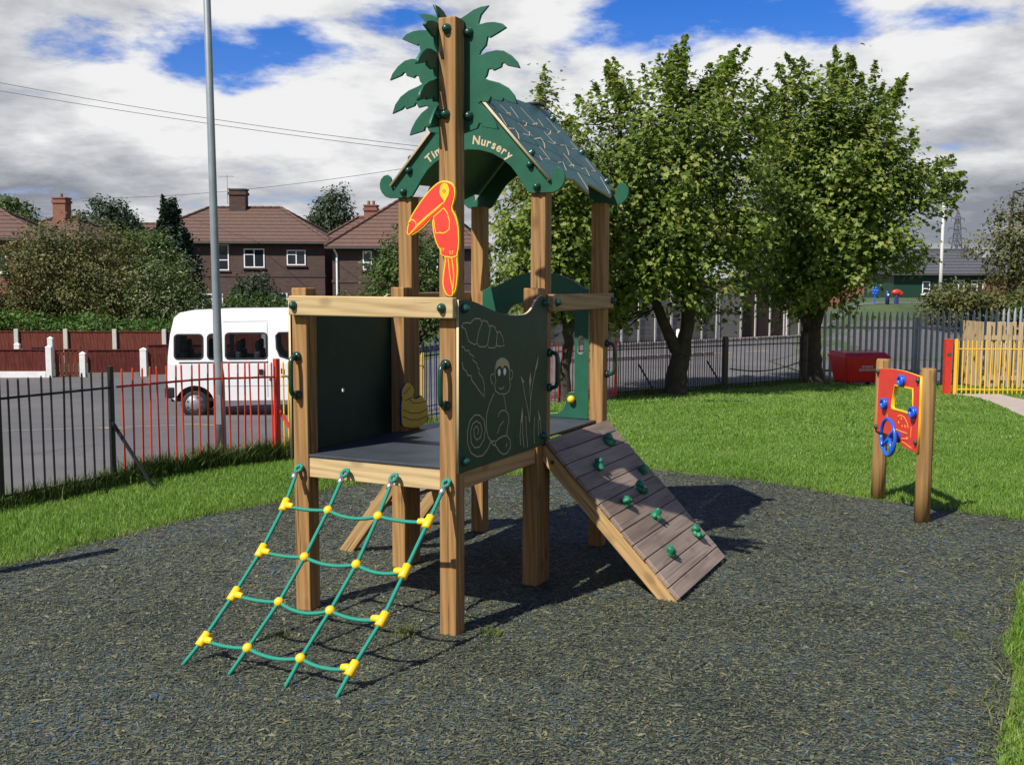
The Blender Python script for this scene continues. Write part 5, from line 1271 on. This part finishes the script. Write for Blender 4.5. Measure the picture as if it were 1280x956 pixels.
def leaves_mesh(name, C, out, size, kind, droop=.5, jit=.6, up=.65):
    """C leaf centres (n,3), out outward unit vectors"""
    n = len(C); base, tri = leaf_shape(kind)
    nr = out * .75 + np.array([0, 0, up]) + rng.normal(0, jit, (n, 3)); nr /= np.linalg.norm(nr, axis=1)[:, None]
    t = out + rng.normal(0, .6, (n, 3)); t[:, 2] -= droop
    t -= nr * (t * nr).sum(1)[:, None]; t /= np.linalg.norm(t, axis=1)[:, None] + 1e-9
    b = np.cross(t, nr); s = size * rng.uniform(.5, 1.3, n)[:, None, None]
    V = (base[None, :, 0:1] * b[:, None] + base[None, :, 1:2] * t[:, None] + base[None, :, 2:3] * nr[:, None]) * s + C[:, None]
    F = (tri[None] + len(base) * np.arange(n)[:, None, None]).reshape(-1)
    return bulk_mesh(name, V.reshape(-1, 3), F, np.full(n * len(tri), 3))

def crown_points(outline, y, depth, nlobes, nleaves, lobe_r, cluster=7, cr=.16, core=.35, shoots=0):
    """lobes scattered through a volume with the given side outline (x, z) at distance y"""
    ox = np.array(outline); lo, hi = ox.min(0), ox.max(0)
    N = 6000; P = lo + (hi - lo) * rng.random((N, 2)); P = P[inside(P[:, 0], P[:, 1], outline)]
    # distance to the outline
    a = ox; b = np.roll(ox, -1, 0); ab = b - a
    tt = np.clip(((P[:, None] - a) * ab).sum(-1) / (ab * ab).sum(-1), 0, 1)
    dist = np.sqrt((((a + tt[..., None] * ab) - P[:, None]) ** 2).sum(-1)).min(1); dm = dist.max()
    # poisson pick, weighted to fill
    sel = []; minD = math.sqrt((hi[0] - lo[0]) * (hi[1] - lo[1]) / nlobes) * .62
    for i in range(len(P)):
        if all((P[i, 0] - P[j, 0]) ** 2 + (P[i, 1] - P[j, 1]) ** 2 > minD ** 2 for j in sel): sel.append(i)
        if len(sel) >= nlobes: break
    lobes = []
    for i in sel:
        d = dist[i]; w = depth * math.sqrt(max(0, 1 - (1 - d / dm) ** 2))
        for sgn in ((-1, 1) if d > dm * .25 else (rnd.choice((-1, 1)),)):
            r = min(lobe_r, d * .75 + lobe_r * .22) * rnd.uniform(.8, 1.15)
            lobes.append((P[i, 0], y + sgn * w * rnd.uniform(.55, 1.0) * (1 if d > dm * .12 else .3), P[i, 1], r))
    lobes = np.array(lobes); vol = lobes[:, 3] ** 1.7; vol /= vol.sum()
    cy = y; cc = np.array([ox[:, 0].mean(), y, ox[:, 1].mean()])
    C = []; O = []; T = []
    for L, vf in zip(lobes, vol):
        k = max(3, int(nleaves * vf / cluster))
        d = rng.normal(0, 1, (k, 3)); d /= np.linalg.norm(d, axis=1)[:, None]
        rad = L[3] * rng.random(k) ** core
        gd = L[:3] - cc; gd[2] = gd[2] * .6 + .9; gd /= np.linalg.norm(gd) + 1e-9
        off = d * rad[:, None]
        if shoots: off = off * .82 + gd * ((off * gd).sum(1) * .95)[:, None]
        tw = L[:3] + off - (gd * L[3] * .45 if shoots else 0)
        T.append((L[:3], tw[:: max(1, k // 5)]))
        m = rng.poisson(cluster, k) + 1
        pts = np.repeat(tw, m, 0) + rng.normal(0, cr, (m.sum(), 3)) * np.array([1, 1, .75])
        dd = np.repeat(d, m, 0); co_ = pts - cc; co_ /= np.linalg.norm(co_, axis=1)[:, None]
        o = dd * .6 + co_ * .6; o /= np.linalg.norm(o, axis=1)[:, None] + 1e-9
        C.append(pts); O.append(o)
    if shoots:
        zc = np.median(ox[:, 1]); per = np.array(dens([tuple(p) for p in ox], .1)); per = per[per[:, 1] > zc - .6]
        for i in range(shoots):
            p = per[rng.integers(len(per))]; wv = (1 - abs(rng.normal(0, .25))); base_ = np.array([p[0], y + rng.normal(0, depth * .35), p[1]])
            g = base_ - cc; g[2] = abs(g[2]) * .5 + 1.3; g[1] *= .5; g /= np.linalg.norm(g); ln = rng.uniform(.5, 1.0); base_ = base_ - g * ln * .78; m = int(14 * cluster * ln / .7)
            f = rng.random(m); pts = base_ + g * (f * ln)[:, None] + rng.normal(0, 1, (m, 3)) * (cr * 1.0 * (1.05 - f))[:, None]
            o = rng.normal(0, 1, (m, 3)) + g * .5; o /= np.linalg.norm(o, axis=1)[:, None]
            C.append(pts); O.append(o)
    return np.concatenate(C), np.concatenate(O), lobes, T

def wiggle(p, q, n, amp):
    p, q = Vector(p), Vector(q)
    return [p.lerp(q, i / n) + (Vector((rnd.uniform(-1, 1), rnd.uniform(-1, 1), rnd.uniform(-.4, .4))) * amp * math.sin(math.pi * i / n)) for i in range(n + 1)]

def tree(outline, y, depth, nlobes, nleaves, lobe_r, leaf, mat, base, fork, label, r0, kind='maple', name='sycamore_tree', cluster=7, cr=.16, cat='tree', group=None, droop=.5, limbs=None, twigs=True, shoots=0):
    C, O, lobes, T = crown_points(outline, y, depth, nlobes, nleaves, lobe_r, cluster, cr, shoots=shoots)
    bx, by = base; bz = zt(bx, by); root = empty(name, (bx, by, bz), 0, label, cat, group); inv = np.array([bx, by, bz])
    link('crown', leaves_mesh('crown', C - inv, O, leaf, kind, droop, .5 if kind == 'maple' else .6, .95 if kind == 'maple' else .65), root, M_[mat])
    w = MB(); I = Vector(inv)
    for (path, ra, rb) in fork:
        pts = [Vector(p) - I for p in path]; k = len(pts)
        # fine, slightly knobbly trunk
        fine = []; rr = []
        for i in range(k - 1):
            for j in range(5):
                f = (i + j / 5) / (k - 1); fine.append(pts[i].lerp(pts[i + 1], j / 5) + Vector((rnd.uniform(-1, 1), rnd.uniform(-1, 1), 0)) * ra * .06); rr.append((ra + (rb - ra) * f) * rnd.uniform(.94, 1.06))
        fine.append(pts[-1]); rr.append(rb)
        if path[0][2] <= bz + .06: rr[0] *= 1.55; rr[1] *= 1.18
        w.tube(fine, rr, 12)
    tips = []
    for n_, f in enumerate(fork):
        ps = [Vector(p) - I for p in f[0]]; ps = ps[2:] if (n_ or len(fork) < 3) else []
        for a_, b_ in zip(ps, ps[1:]): tips += [a_, a_.lerp(b_, .5)]
        if ps: tips.append(ps[-1])
    if not tips: tips = [(Vector(f[0][-1]) - I) for f in fork]
    order = list(range(len(lobes))); rnd.shuffle(order)
    for i in order[: (limbs or len(order))]:
        c = Vector(lobes[i][:3]) - I
        s = min(tips, key=lambda q: (q - c).length); r1 = r0 * .13 * rnd.uniform(.6, 1)
        mid = s.lerp(c, .5) + Vector((0, 0, -.12 * (c - s).length))
        path = [s, s.lerp(mid, .5) + Vector((rnd.uniform(-.08, .08), rnd.uniform(-.08, .08), 0)), mid, mid.lerp(c, .55), c]
        w.tube(path, [r1, r1 * .85, r1 * .65, r1 * .45, r1 * .2], 5)
        if twigs:
            for tw in T[i][1][:6]:
                w.tube([c.lerp(mid, .25), Vector(tw) - I], [.010, .004], 3)
    w.build('trunk', M_['bark'], root, smooth=True)
    return root

T1 = [(0.80,1.3),(0.6,2.5),(.75,3.6),(1.0,4.5),(1.32,5.2),(1.6,5.1),(1.81,5.6),(2.05,5.1),(2.24,5.35),(2.6,5.5),(2.80,5.6),(2.93,5.95),(3.1,5.5),(3.36,5.5),(3.6,5.3),(3.92,5.8),(4.1,5.2),(4.5,4.9),(4.75,3.5),(4.7,2.5),(4.4,1.5),(4.1,.95),(3.6,.80),(3.2,1.15),(2.7,1.1),(1.73,.72),(1.2,1.0)]
T2 = [(4.6,1.6),(4.5,2.6),(4.9,4.0),(5.2,5.3),(5.50,6.4),(5.78,5.8),(6.05,6.0),(6.4,5.7),(6.81,6.55),(7.0,5.7),(7.2,5.9),(7.3,5.2),(7.80,5.75),(7.6,4.8),(8.1,4.6),(8.2,4.0),(8.75,4.2),(9.45,3.85),(8.8,3.35),(7.9,3.0),(8.45,2.5),(8.9,2.15),(8.3,2.0),(7.7,1.95),(7.25,1.7),(6.95,1.0),(6.2,1.2),(5.6,.85)]
T3 = [(-.35,1.6),(-.35,2.3),(-.3,3.0),(0,3.6),(.2,4.4),(.38,4.5),(.52,5.2),(.68,4.5),(.85,4.4),(1.1,4.0),(1.35,3.5),(1.5,2.5),(1.4,1.4),(1.0,1.0),(.4,1.1),(0,1.2)]
z1 = zt(2.96, 19.0)
tree(T1, 19.2, 1.6, 104, 28500, .36, .088, 'leaf_syc', (2.96, 19.0), [
    ([(2.96, 19.0, z1 - .05), (2.98, 19.0, z1 + .35), (3.06, 19.0, z1 + .72)], .20, .17),
    ([(3.04, 19.0, z1 + .68), (2.80, 19.0, z1 + 1.15), (2.62, 19.1, z1 + 1.6), (2.3, 19.1, z1 + 2.6), (2.0, 19.2, z1 + 3.8), (1.9, 19.2, z1 + 5)], .125, .03),
    ([(3.07, 19.0, z1 + .68), (3.17, 19.05, z1 + 1.3), (3.16, 19.1, z1 + 2.0), (3.1, 19.2, z1 + 3.2), (3.0, 19.2, z1 + 5.4)], .15, .03),
    ([(3.16, 19.1, z1 + 1.7), (3.7, 19.3, z1 + 2.7), (3.9, 19.3, z1 + 4.6)], .09, .03)], 'big green sycamore with a forked trunk, left of the pair behind the lawn', .20, shoots=46, cr=.14)
z2 = zt(6.28, 22)
tree(T2, 22.0, 1.7, 104, 30500, .38, .098, 'leaf_syc', (6.28, 21.95), [
    ([(6.28, 21.95, z2 - .05), (6.24, 21.95, z2 + .5), (6.22, 21.95, z2 + 1.1)], .25, .20),
    ([(6.20, 21.95, z2 + 1.05), (6.0, 22, z2 + 1.8), (5.7, 22, z2 + 3.2), (5.55, 22, z2 + 6)], .13, .03),
    ([(6.25, 21.95, z2 + 1.05), (6.5, 22, z2 + 2.0), (6.7, 22, z2 + 3.6), (6.8, 22, z2 + 6.2)], .15, .03),
    ([(6.4, 22, z2 + 1.6), (7.1, 22, z2 + 2.4), (7.9, 22.1, z2 + 3.3), (8.8, 22, z2 + 4.0)], .10, .02)], 'big green sycamore with windswept branches reaching right above the palisade', .24, shoots=52, cr=.15)
z3 = zt(.9, 17.4)
tree(T3, 17.4, .85, 54, 14000, .30, .082, 'leaf_syc', (.90, 17.4), [
    ([(.90, 17.4, z3 - .05), (.86, 17.4, z3 + .5), (.94, 17.4, z3 + 1.0), (.82, 17.4, z3 + 1.7), (.6, 17.4, z3 + 3), (.52, 17.4, z3 + 4.9)], .115, .02),
    ([(.93, 17.4, z3 + 1.1), (1.15, 17.4, z3 + 1.9), (1.1, 17.4, z3 + 3)], .06, .02)], 'slender sycamore behind the tower with a narrow top above its roof', .12, shoots=16, cr=.12)

def bush(outline, y, depth, nl, nleaf, lr, leaf, mat, label, name='garden_bush', kind='oval', cat='bush', cr=.13, droop=.1, trunk=True):
    C, O, lobes, T = crown_points(outline, y, depth, nl, nleaf, lr, 7, cr, .3)
    bx = float(np.mean([p[0] for p in outline])); bz = zt(bx, y); root = empty(name, (bx, y, bz), 0, label, cat); inv = np.array([bx, y, bz])
    link('foliage', leaves_mesh('foliage', C - inv, O, leaf, kind, droop, .7), root, M_[mat])
    w = MB(); I = Vector(inv)
    for i in range(0, len(lobes), 3):
        c = Vector(lobes[i][:3]) - I; w.tube([Vector((rnd.uniform(-.25, .25), rnd.uniform(-.2, .2), -.1)), c * .5 + Vector((0, 0, .1)), c], [.06, .035, .012], 5)
    w.build('stems', M_['bark'], root)
    return root
bush([(-21.6,-.8),(-21.8,1.5),(-21.3,3.1),(-20.4,3.8),(-19.5,4.15),(-18.4,4.2),(-17.4,4.35),(-16.4,4.15),(-15.6,3.5),(-15.0,2.6),(-14.8,1.5),(-14.6,-.8)], 44, 2.0, 120, 34000, .70, .13, 'leaf_olive', 'huge rounded olive brown bush behind the red fence')
bush([(-22.9,-.8),(-23.2,1.2),(-22.3,2.6),(-21.5,2.3),(-20.6,1.2),(-20.2,-.8)], 42.5, 1.0, 26, 4500, .6, .16, 'leaf_dark', 'dark green bush at the left edge of the view')
bush([(-15.5,-.8),(-15.6,1.5),(-15.0,2.7),(-14.1,3.05),(-13.2,2.9),(-12.5,2.2),(-12.1,1.2),(-12.0,-.8)], 42.8, 1.3, 52, 13000, .55, .125, 'leaf_flower', 'bush dotted with cream blossom left of the minibus roof')
bush([(-17.0,1.5),(-17.2,3.0),(-16.9,4.0),(-15.6,3.9),(-14.9,3.4),(-14.7,1.5)], 47, 1.0, 30, 5200, .6, .18, 'leaf_mid', 'green bush between the olive bush and the flowering bush')
bush([(-22.5,-.6),(-22.5,.2),(-20.5,.45),(-18.8,.7),(-17,.35),(-15.5,.5),(-13.8,.3),(-11.6,.4),(-11,.1),(-11,-.6)], 39.3, .5, 80, 9500, .35, .14, 'leaf_bright', 'low bright green ivy hedge along the top of the red fence', 'ivy_hedge', cat='hedge')
bush([(-13.6,-.8),(-13.4,1.0),(-12.6,1.25),(-11.5,1.05),(-10.2,1.1),(-9.6,.6),(-9.6,-.8)], 47.5, .8, 40, 5500, .45, .15, 'leaf_mid', 'low green hedge just above the minibus roof', 'garden_hedge', cat='hedge')
bush([(-14.3,-.5),(-14.2,1.0),(-13.5,1.9),(-12.8,2.35),(-12.1,1.9),(-11.5,1.0),(-11.4,-.5)], 52.5, .9, 34, 4600, .55, .18, 'leaf_dark', 'dark shrub below the windows of the brown semi-detached house')
bush([(-8.3,-.8),(-8.3,.7),(-7.8,1.15),(-7.2,1.1),(-6.8,.6),(-6.8,-.8)], 48, .6, 14, 1800, .4, .15, 'leaf_olive', 'small rounded bush below the white drainpipe')
bush([(-6.0,-.5),(-6.05,1.2),(-5.6,1.9),(-5.5,2.8),(-5.0,3.0),(-4.6,3.7),(-4.0,4.0),(-3.3,3.6),(-2.6,3.4),(-2.3,2.4),(-2.2,.6),(-2.4,-.5)], 40, 1.2, 60, 9500, .6, .17, 'leaf_mid', 'tall leafy green bush seen between the left tower posts')
# conifer
C, O, lobes, T = crown_points([(-17.7,.5),(-17.8,2.5),(-17.3,3.2),(-17.2,4.0),(-16.9,4.3),(-16.75,5.0),(-16.55,5.75),(-16.35,5.0),(-16.1,4.3),(-15.9,4.0),(-15.6,3.2),(-15.3,2.3),(-15.2,.5)], 51.5, .9, 90, 26000, .42, 9, .16, .4, shoots=40)
root = empty('conifer_tree', (-16.55, 51.5, zt(-16.5, 51.5)), 0, 'pointed dark blue green conifer left of the brown house roof', 'conifer'); I = np.array([-16.55, 51.5, zt(-16.5, 51.5)])
link('crown', leaves_mesh('crown', C - I, O, .24, 'oval', -.8, .5), root, M_['leaf_conifer'])
MB().lathe([(.16, 0), (.10, 4), (.02, 6.6)], None, 8).build('trunk', M_['bark'], root)
def far_tree(outline, y, depth, nl, nleaf, lr, leaf, mat, label, name, cluster=7, cr=.2, droop=.5):
    bx = float(np.mean([p[0] for p in outline])); z_ = zt(bx, y); zt_ = max(p[1] for p in outline)
    return tree(outline, y, depth, nl, nleaf, lr, leaf, mat, (bx, y), [([(bx, y, z_ - .1), (bx + .06, y, z_ + (zt_ - z_) * .22), (bx + .1, y, z_ + (zt_ - z_) * .42), (bx - .05, y, z_ + (zt_ - z_) * .6), (bx, y, zt_ - .6)], .16, .03)], label, .2, 'oval', name, cluster, cr, limbs=40, droop=droop, twigs=False)
far_tree([(-14.3,4.2),(-14.6,5.5),(-14.2,6.6),(-13.6,7.5),(-12.9,8.2),(-12.2,8.6),(-11.5,8.3),(-11.6,7.4),(-11.0,6.5),(-11.1,5.0),(-11.4,3.8),(-12.4,3.0),(-13.8,3.0)], 75, 1.3, 42, 6500, .62, .25, 'leaf_birch', 'tall feathery birch tree against the sky between the houses', 'birch_tree', 7, .22, 1.2)
far_tree([(-31.4,3.5),(-31.2,5.6),(-30.0,6.2),(-29.2,7.2),(-28.2,7.45),(-27.0,7.0),(-26.3,6.0),(-25.4,5.4),(-24.9,4.6),(-25.2,3.2)], 74, 2.0, 48, 8000, .85, .28, 'leaf_dark', 'dark round broadleaf tree behind the chimney house', 'broadleaf_tree')
far_tree([(-31,4),(-30.8,6.0),(-29.8,6.6),(-28.6,6.5),(-27.6,6.0),(-27.2,5.2),(-27.4,4)], 61, 1.2, 26, 4200, .7, .25, 'leaf_mid', 'round green tree at the far left skyline', 'broadleaf_tree')
far_tree([(-17.2,5.2),(-16.6,6.9),(-15.6,7.4),(-14.5,6.7),(-13.8,6.0),(-13.9,5)], 92, 1.2, 20, 2600, .7, .3, 'leaf_dark', 'small dark tree behind the ridge of the brown house roof', 'broadleaf_tree')
far_tree([(-25.6,4.5),(-25.5,6.0),(-24.6,6.6),(-23.4,6.3),(-22.8,5.0),(-23,4.2)], 85, 1.0, 16, 2200, .7, .3, 'leaf_dark', 'small dark tree left of the conifer on the skyline', 'broadleaf_tree')
# sparse tree and shrubs beyond the palisade
far_tree([(16.0,3.0),(16.2,3.6),(17.0,3.5),(17.2,4.3),(17.7,4.6),(18.0,5.3),(18.6,5.6),(19.4,5.2),(19.8,3.5),(19.6,1.5),(18.8,.9),(17.6,.9),(17.2,1.8),(16.8,2.4)], 38, 1.1, 46, 5200, .5, .15, 'leaf_olive', 'sparse olive tree at the right edge beyond the palisade', 'young_tree', 6, .16)
bush([(13.9,.4),(13.9,1.2),(14.4,1.55),(15.0,1.8),(15.8,1.7),(16.4,1.35),(16.9,1.5),(17.2,1.2),(17.2,.4)], 36, .8, 44, 6500, .4, .13, 'leaf_olive', 'rough olive green shrubs behind the palisade')
bush([(16.6,.3),(16.6,1.2),(17.1,1.7),(17.8,1.8),(18.6,1.6),(18.7,.3)], 35, .7, 26, 4200, .4, .13, 'leaf_mid', 'green shrub at the right edge behind the palisade')
bush([(8.9,-.9),(8.95,-.55),(9.2,-.4),(9.7,-.45),(9.9,-.9)], 20.6, .2, 12, 900, .15, .06, 'leaf_dark', 'low dark weeds behind the yellow railing', 'weed_clump', cat='weeds', cr=.06)

# ------------------------------------------------------------------ sky, sun, camera
w = bpy.data.worlds.new('World'); sc.world = w; w.use_nodes = True
nt_ = w.node_tree; nt_.nodes.clear()
class WN(NT):
    def __init__(s): s.t = nt_; s.n = nt_.nodes; s.l = nt_.links
q = WN()
EL, AZ = R(49), R(43)
sunv = Vector((-math.sin(AZ) * math.cos(EL), -math.cos(AZ) * math.cos(EL), math.sin(EL)))
sky = q.N('ShaderNodeTexSky', sky_type='NISHITA'); sky.sun_disc = False; sky.sun_elevation = EL; sky.sun_rotation = math.atan2(sunv.x, sunv.y); sky.ozone_density = 3.0; sky.dust_density = .3; sky.air_density = 1.0
d = q.N('ShaderNodeTexCoord').outputs['Generated']
sep = q.N('ShaderNodeSeparateXYZ', {0: d}); z = sep.outputs[2]
def direction(px, py):
    u, v = (px - 640) / 1316.24, -(py - 478) / 1316.24; PT = .0956
    return Vector((u, math.cos(PT) + v * math.sin(PT), -math.sin(PT) + v * math.cos(PT))).normalized()
def blob(px, py, r0, r1, sx=1.0, sz=1.0):
    """a soft patch of the sky around one compass direction"""
    v = direction(px, py); df = q.N('ShaderNodeVectorMath', {0: d, 1: v}, operation='SUBTRACT').outputs[0]
    ln = q.N('ShaderNodeVectorMath', {0: q.N('ShaderNodeVectorMath', {0: df, 1: (1 / sx, 1 / sx, 1 / sz)}, operation='MULTIPLY').outputs[0]}, operation='LENGTH').outputs['Value']
    m = q.N('ShaderNodeMapRange', {0: ln, 1: r0, 2: r1, 3: 1.0, 4: 0.0}, interpolation_type='SMOOTHSTEP'); return m.outputs[0]
zz = q.math('ADD', q.math('MAXIMUM', z, 0.0), .22)
pv = q.N('ShaderNodeCombineXYZ', {0: q.math('DIVIDE', sep.outputs[0], zz), 1: q.math('DIVIDE', sep.outputs[1], zz), 2: q.math('MULTIPLY', z, 1.5)}).outputs[0]
sh_ = q.N('ShaderNodeVectorMath', {0: pv, 1: (-.10, -.05, .05)}, operation='ADD').outputs[0]
n2b = q.noise(sh_, 3.2, 10, .60, .12)
n1 = q.noise(pv, 1.35, 9, .58, .1); n2 = q.noise(pv, 3.2, 10, .60, .12)
n3 = q.noise(q.N('ShaderNodeVectorMath', {0: pv, 1: (7.3, 2.1, 4.4)}, operation='ADD').outputs[0], 1.0, 6, .55)
# clear blue gaps
gap0 = q.math('MAXIMUM', q.math('MAXIMUM', blob(285, 58, .02, .125, 1.25, .55), q.math('MULTIPLY', blob(110, 55, .0, .14, 1.3, .4), .62)), q.math('MAXIMUM', blob(900, 25, .03, .17, 1.3, .32), q.math('MAXIMUM', q.math('MULTIPLY', blob(500, 10, .0, .08, 1, .5), .7), q.math('MULTIPLY', blob(1200, 18, .0, .09, 1.3, .35), .8))))
gap = q.math('MAXIMUM', gap0, q.N('ShaderNodeMapRange', {0: z, 1: .36, 2: .52, 3: 0.0, 4: 1.15}, interpolation_type='SMOOTHSTEP').outputs[0])
hole = q.math('SUBTRACT', gap, q.math('MULTIPLY', q.math('SUBTRACT', q.math('ADD', q.math('MULTIPLY', n1, .35), q.math('MULTIPLY', n2, .65)), .47), 4.4))
cover = q.N('ShaderNodeMapRange', {0: hole, 1: .18, 2: .80, 3: 1.0, 4: 0.0}, interpolation_type='SMOOTHSTEP').outputs[0]
# cloud brightness: sunlit heads and grey undersides
br = q.math('ADD', q.math('MULTIPLY', n2, .66), q.math('SUBTRACT', q.math('MULTIPLY', n3, .60), .09))
br = q.math('ADD', br, q.math('MULTIPLY', q.math('SUBTRACT', n2, n2b), .34))
br = q.math('ADD', br, q.math('MULTIPLY', blob(320, 140, .0, .22, 1.2, .8), .30))
br = q.math('ADD', br, q.math('MULTIPLY', blob(800, 75, .0, .22, 1.5, .5), .30))
br = q.math('ADD', br, q.math('MULTIPLY', blob(1180, 60, .0, .2, 1.4, .6), .08))
br = q.math('ADD', br, q.math('MULTIPLY', blob(1190, 200, .0, .07, 2.2, .35), .22))
br = q.math('SUBTRACT', br, q.math('MULTIPLY', blob(200, 245, .0, .24, 2.6, .32), .20))
br = q.math('SUBTRACT', br, q.math('MULTIPLY', blob(1200, 270, .0, .18, 1.4, .38), .22))
br = q.math('ADD', br, q.math('MULTIPLY', blob(330, 272, .0, .07, 5, .28), .13))
cc_ = q.ramp(br, [(.28, (.29, .31, .36)), (.45, (.48, .495, .535)), (.60, (.68, .69, .72)), (.78, (.98, .98, .98))])
hs = q.N('ShaderNodeHueSaturation', {'Saturation': 1.35, 'Value': .85, 'Color': q.mix(1.0, sky.outputs[0], (.92, .86, 1.12), 'MULTIPLY')})
bg1 = q.N('ShaderNodeBackground', {'Color': hs.outputs[0], 'Strength': .10}); bg2 = q.N('ShaderNodeBackground', {'Color': cc_, 'Strength': .66})
mx = q.N('ShaderNodeMixShader', {'Fac': cover, 1: bg1.outputs[0], 2: bg2.outputs[0]})
out = q.N('ShaderNodeOutputWorld'); q.l.new(mx.outputs[0], out.inputs[0])

sl = bpy.data.lights.new('sun', 'SUN'); sl.energy = 5.0; sl.angle = R(.53); sl.color = (1.0, .955, .88)
so = bpy.data.objects.new('sun', sl); COL.objects.link(so); so.rotation_euler = sunv.to_track_quat('Z', 'Y').to_euler()

cam = bpy.data.cameras.new('camera'); cam.lens = 1316.24 / 1280 * 36; cam.sensor_width = 36; cam.sensor_fit = 'HORIZONTAL'; cam.clip_end = 4000; cam.clip_start = .05
co_ = bpy.data.objects.new('camera', cam); COL.objects.link(co_)
PT, RL = .0956, .0039
fw = Vector((0, math.cos(PT), -math.sin(PT))); up0 = Vector((0, math.sin(PT), math.cos(PT))); rt0 = Vector((1, 0, 0))
rt = rt0 * math.cos(RL) + up0 * math.sin(RL); up1 = up0 * math.cos(RL) - rt0 * math.sin(RL)
co_.matrix_world = Matrix(((rt.x, up1.x, -fw.x, 0), (rt.y, up1.y, -fw.y, 0), (rt.z, up1.z, -fw.z, 1.75), (0, 0, 0, 1)))
sc.camera = co_

sc.view_settings.view_transform = 'Standard'; sc.view_settings.look = 'None'; sc.view_settings.exposure = .45; sc.view_settings.gamma = 1
sc.render.engine = 'CYCLES'
sc.cycles.use_denoising = True
try: sc.cycles.denoiser = 'OPENIMAGEDENOISE'
except Exception: pass
sc.cycles.max_bounces = 6; sc.cycles.transparent_max_bounces = 12; sc.cycles.caustics_reflective = False; sc.cycles.caustics_refractive = False
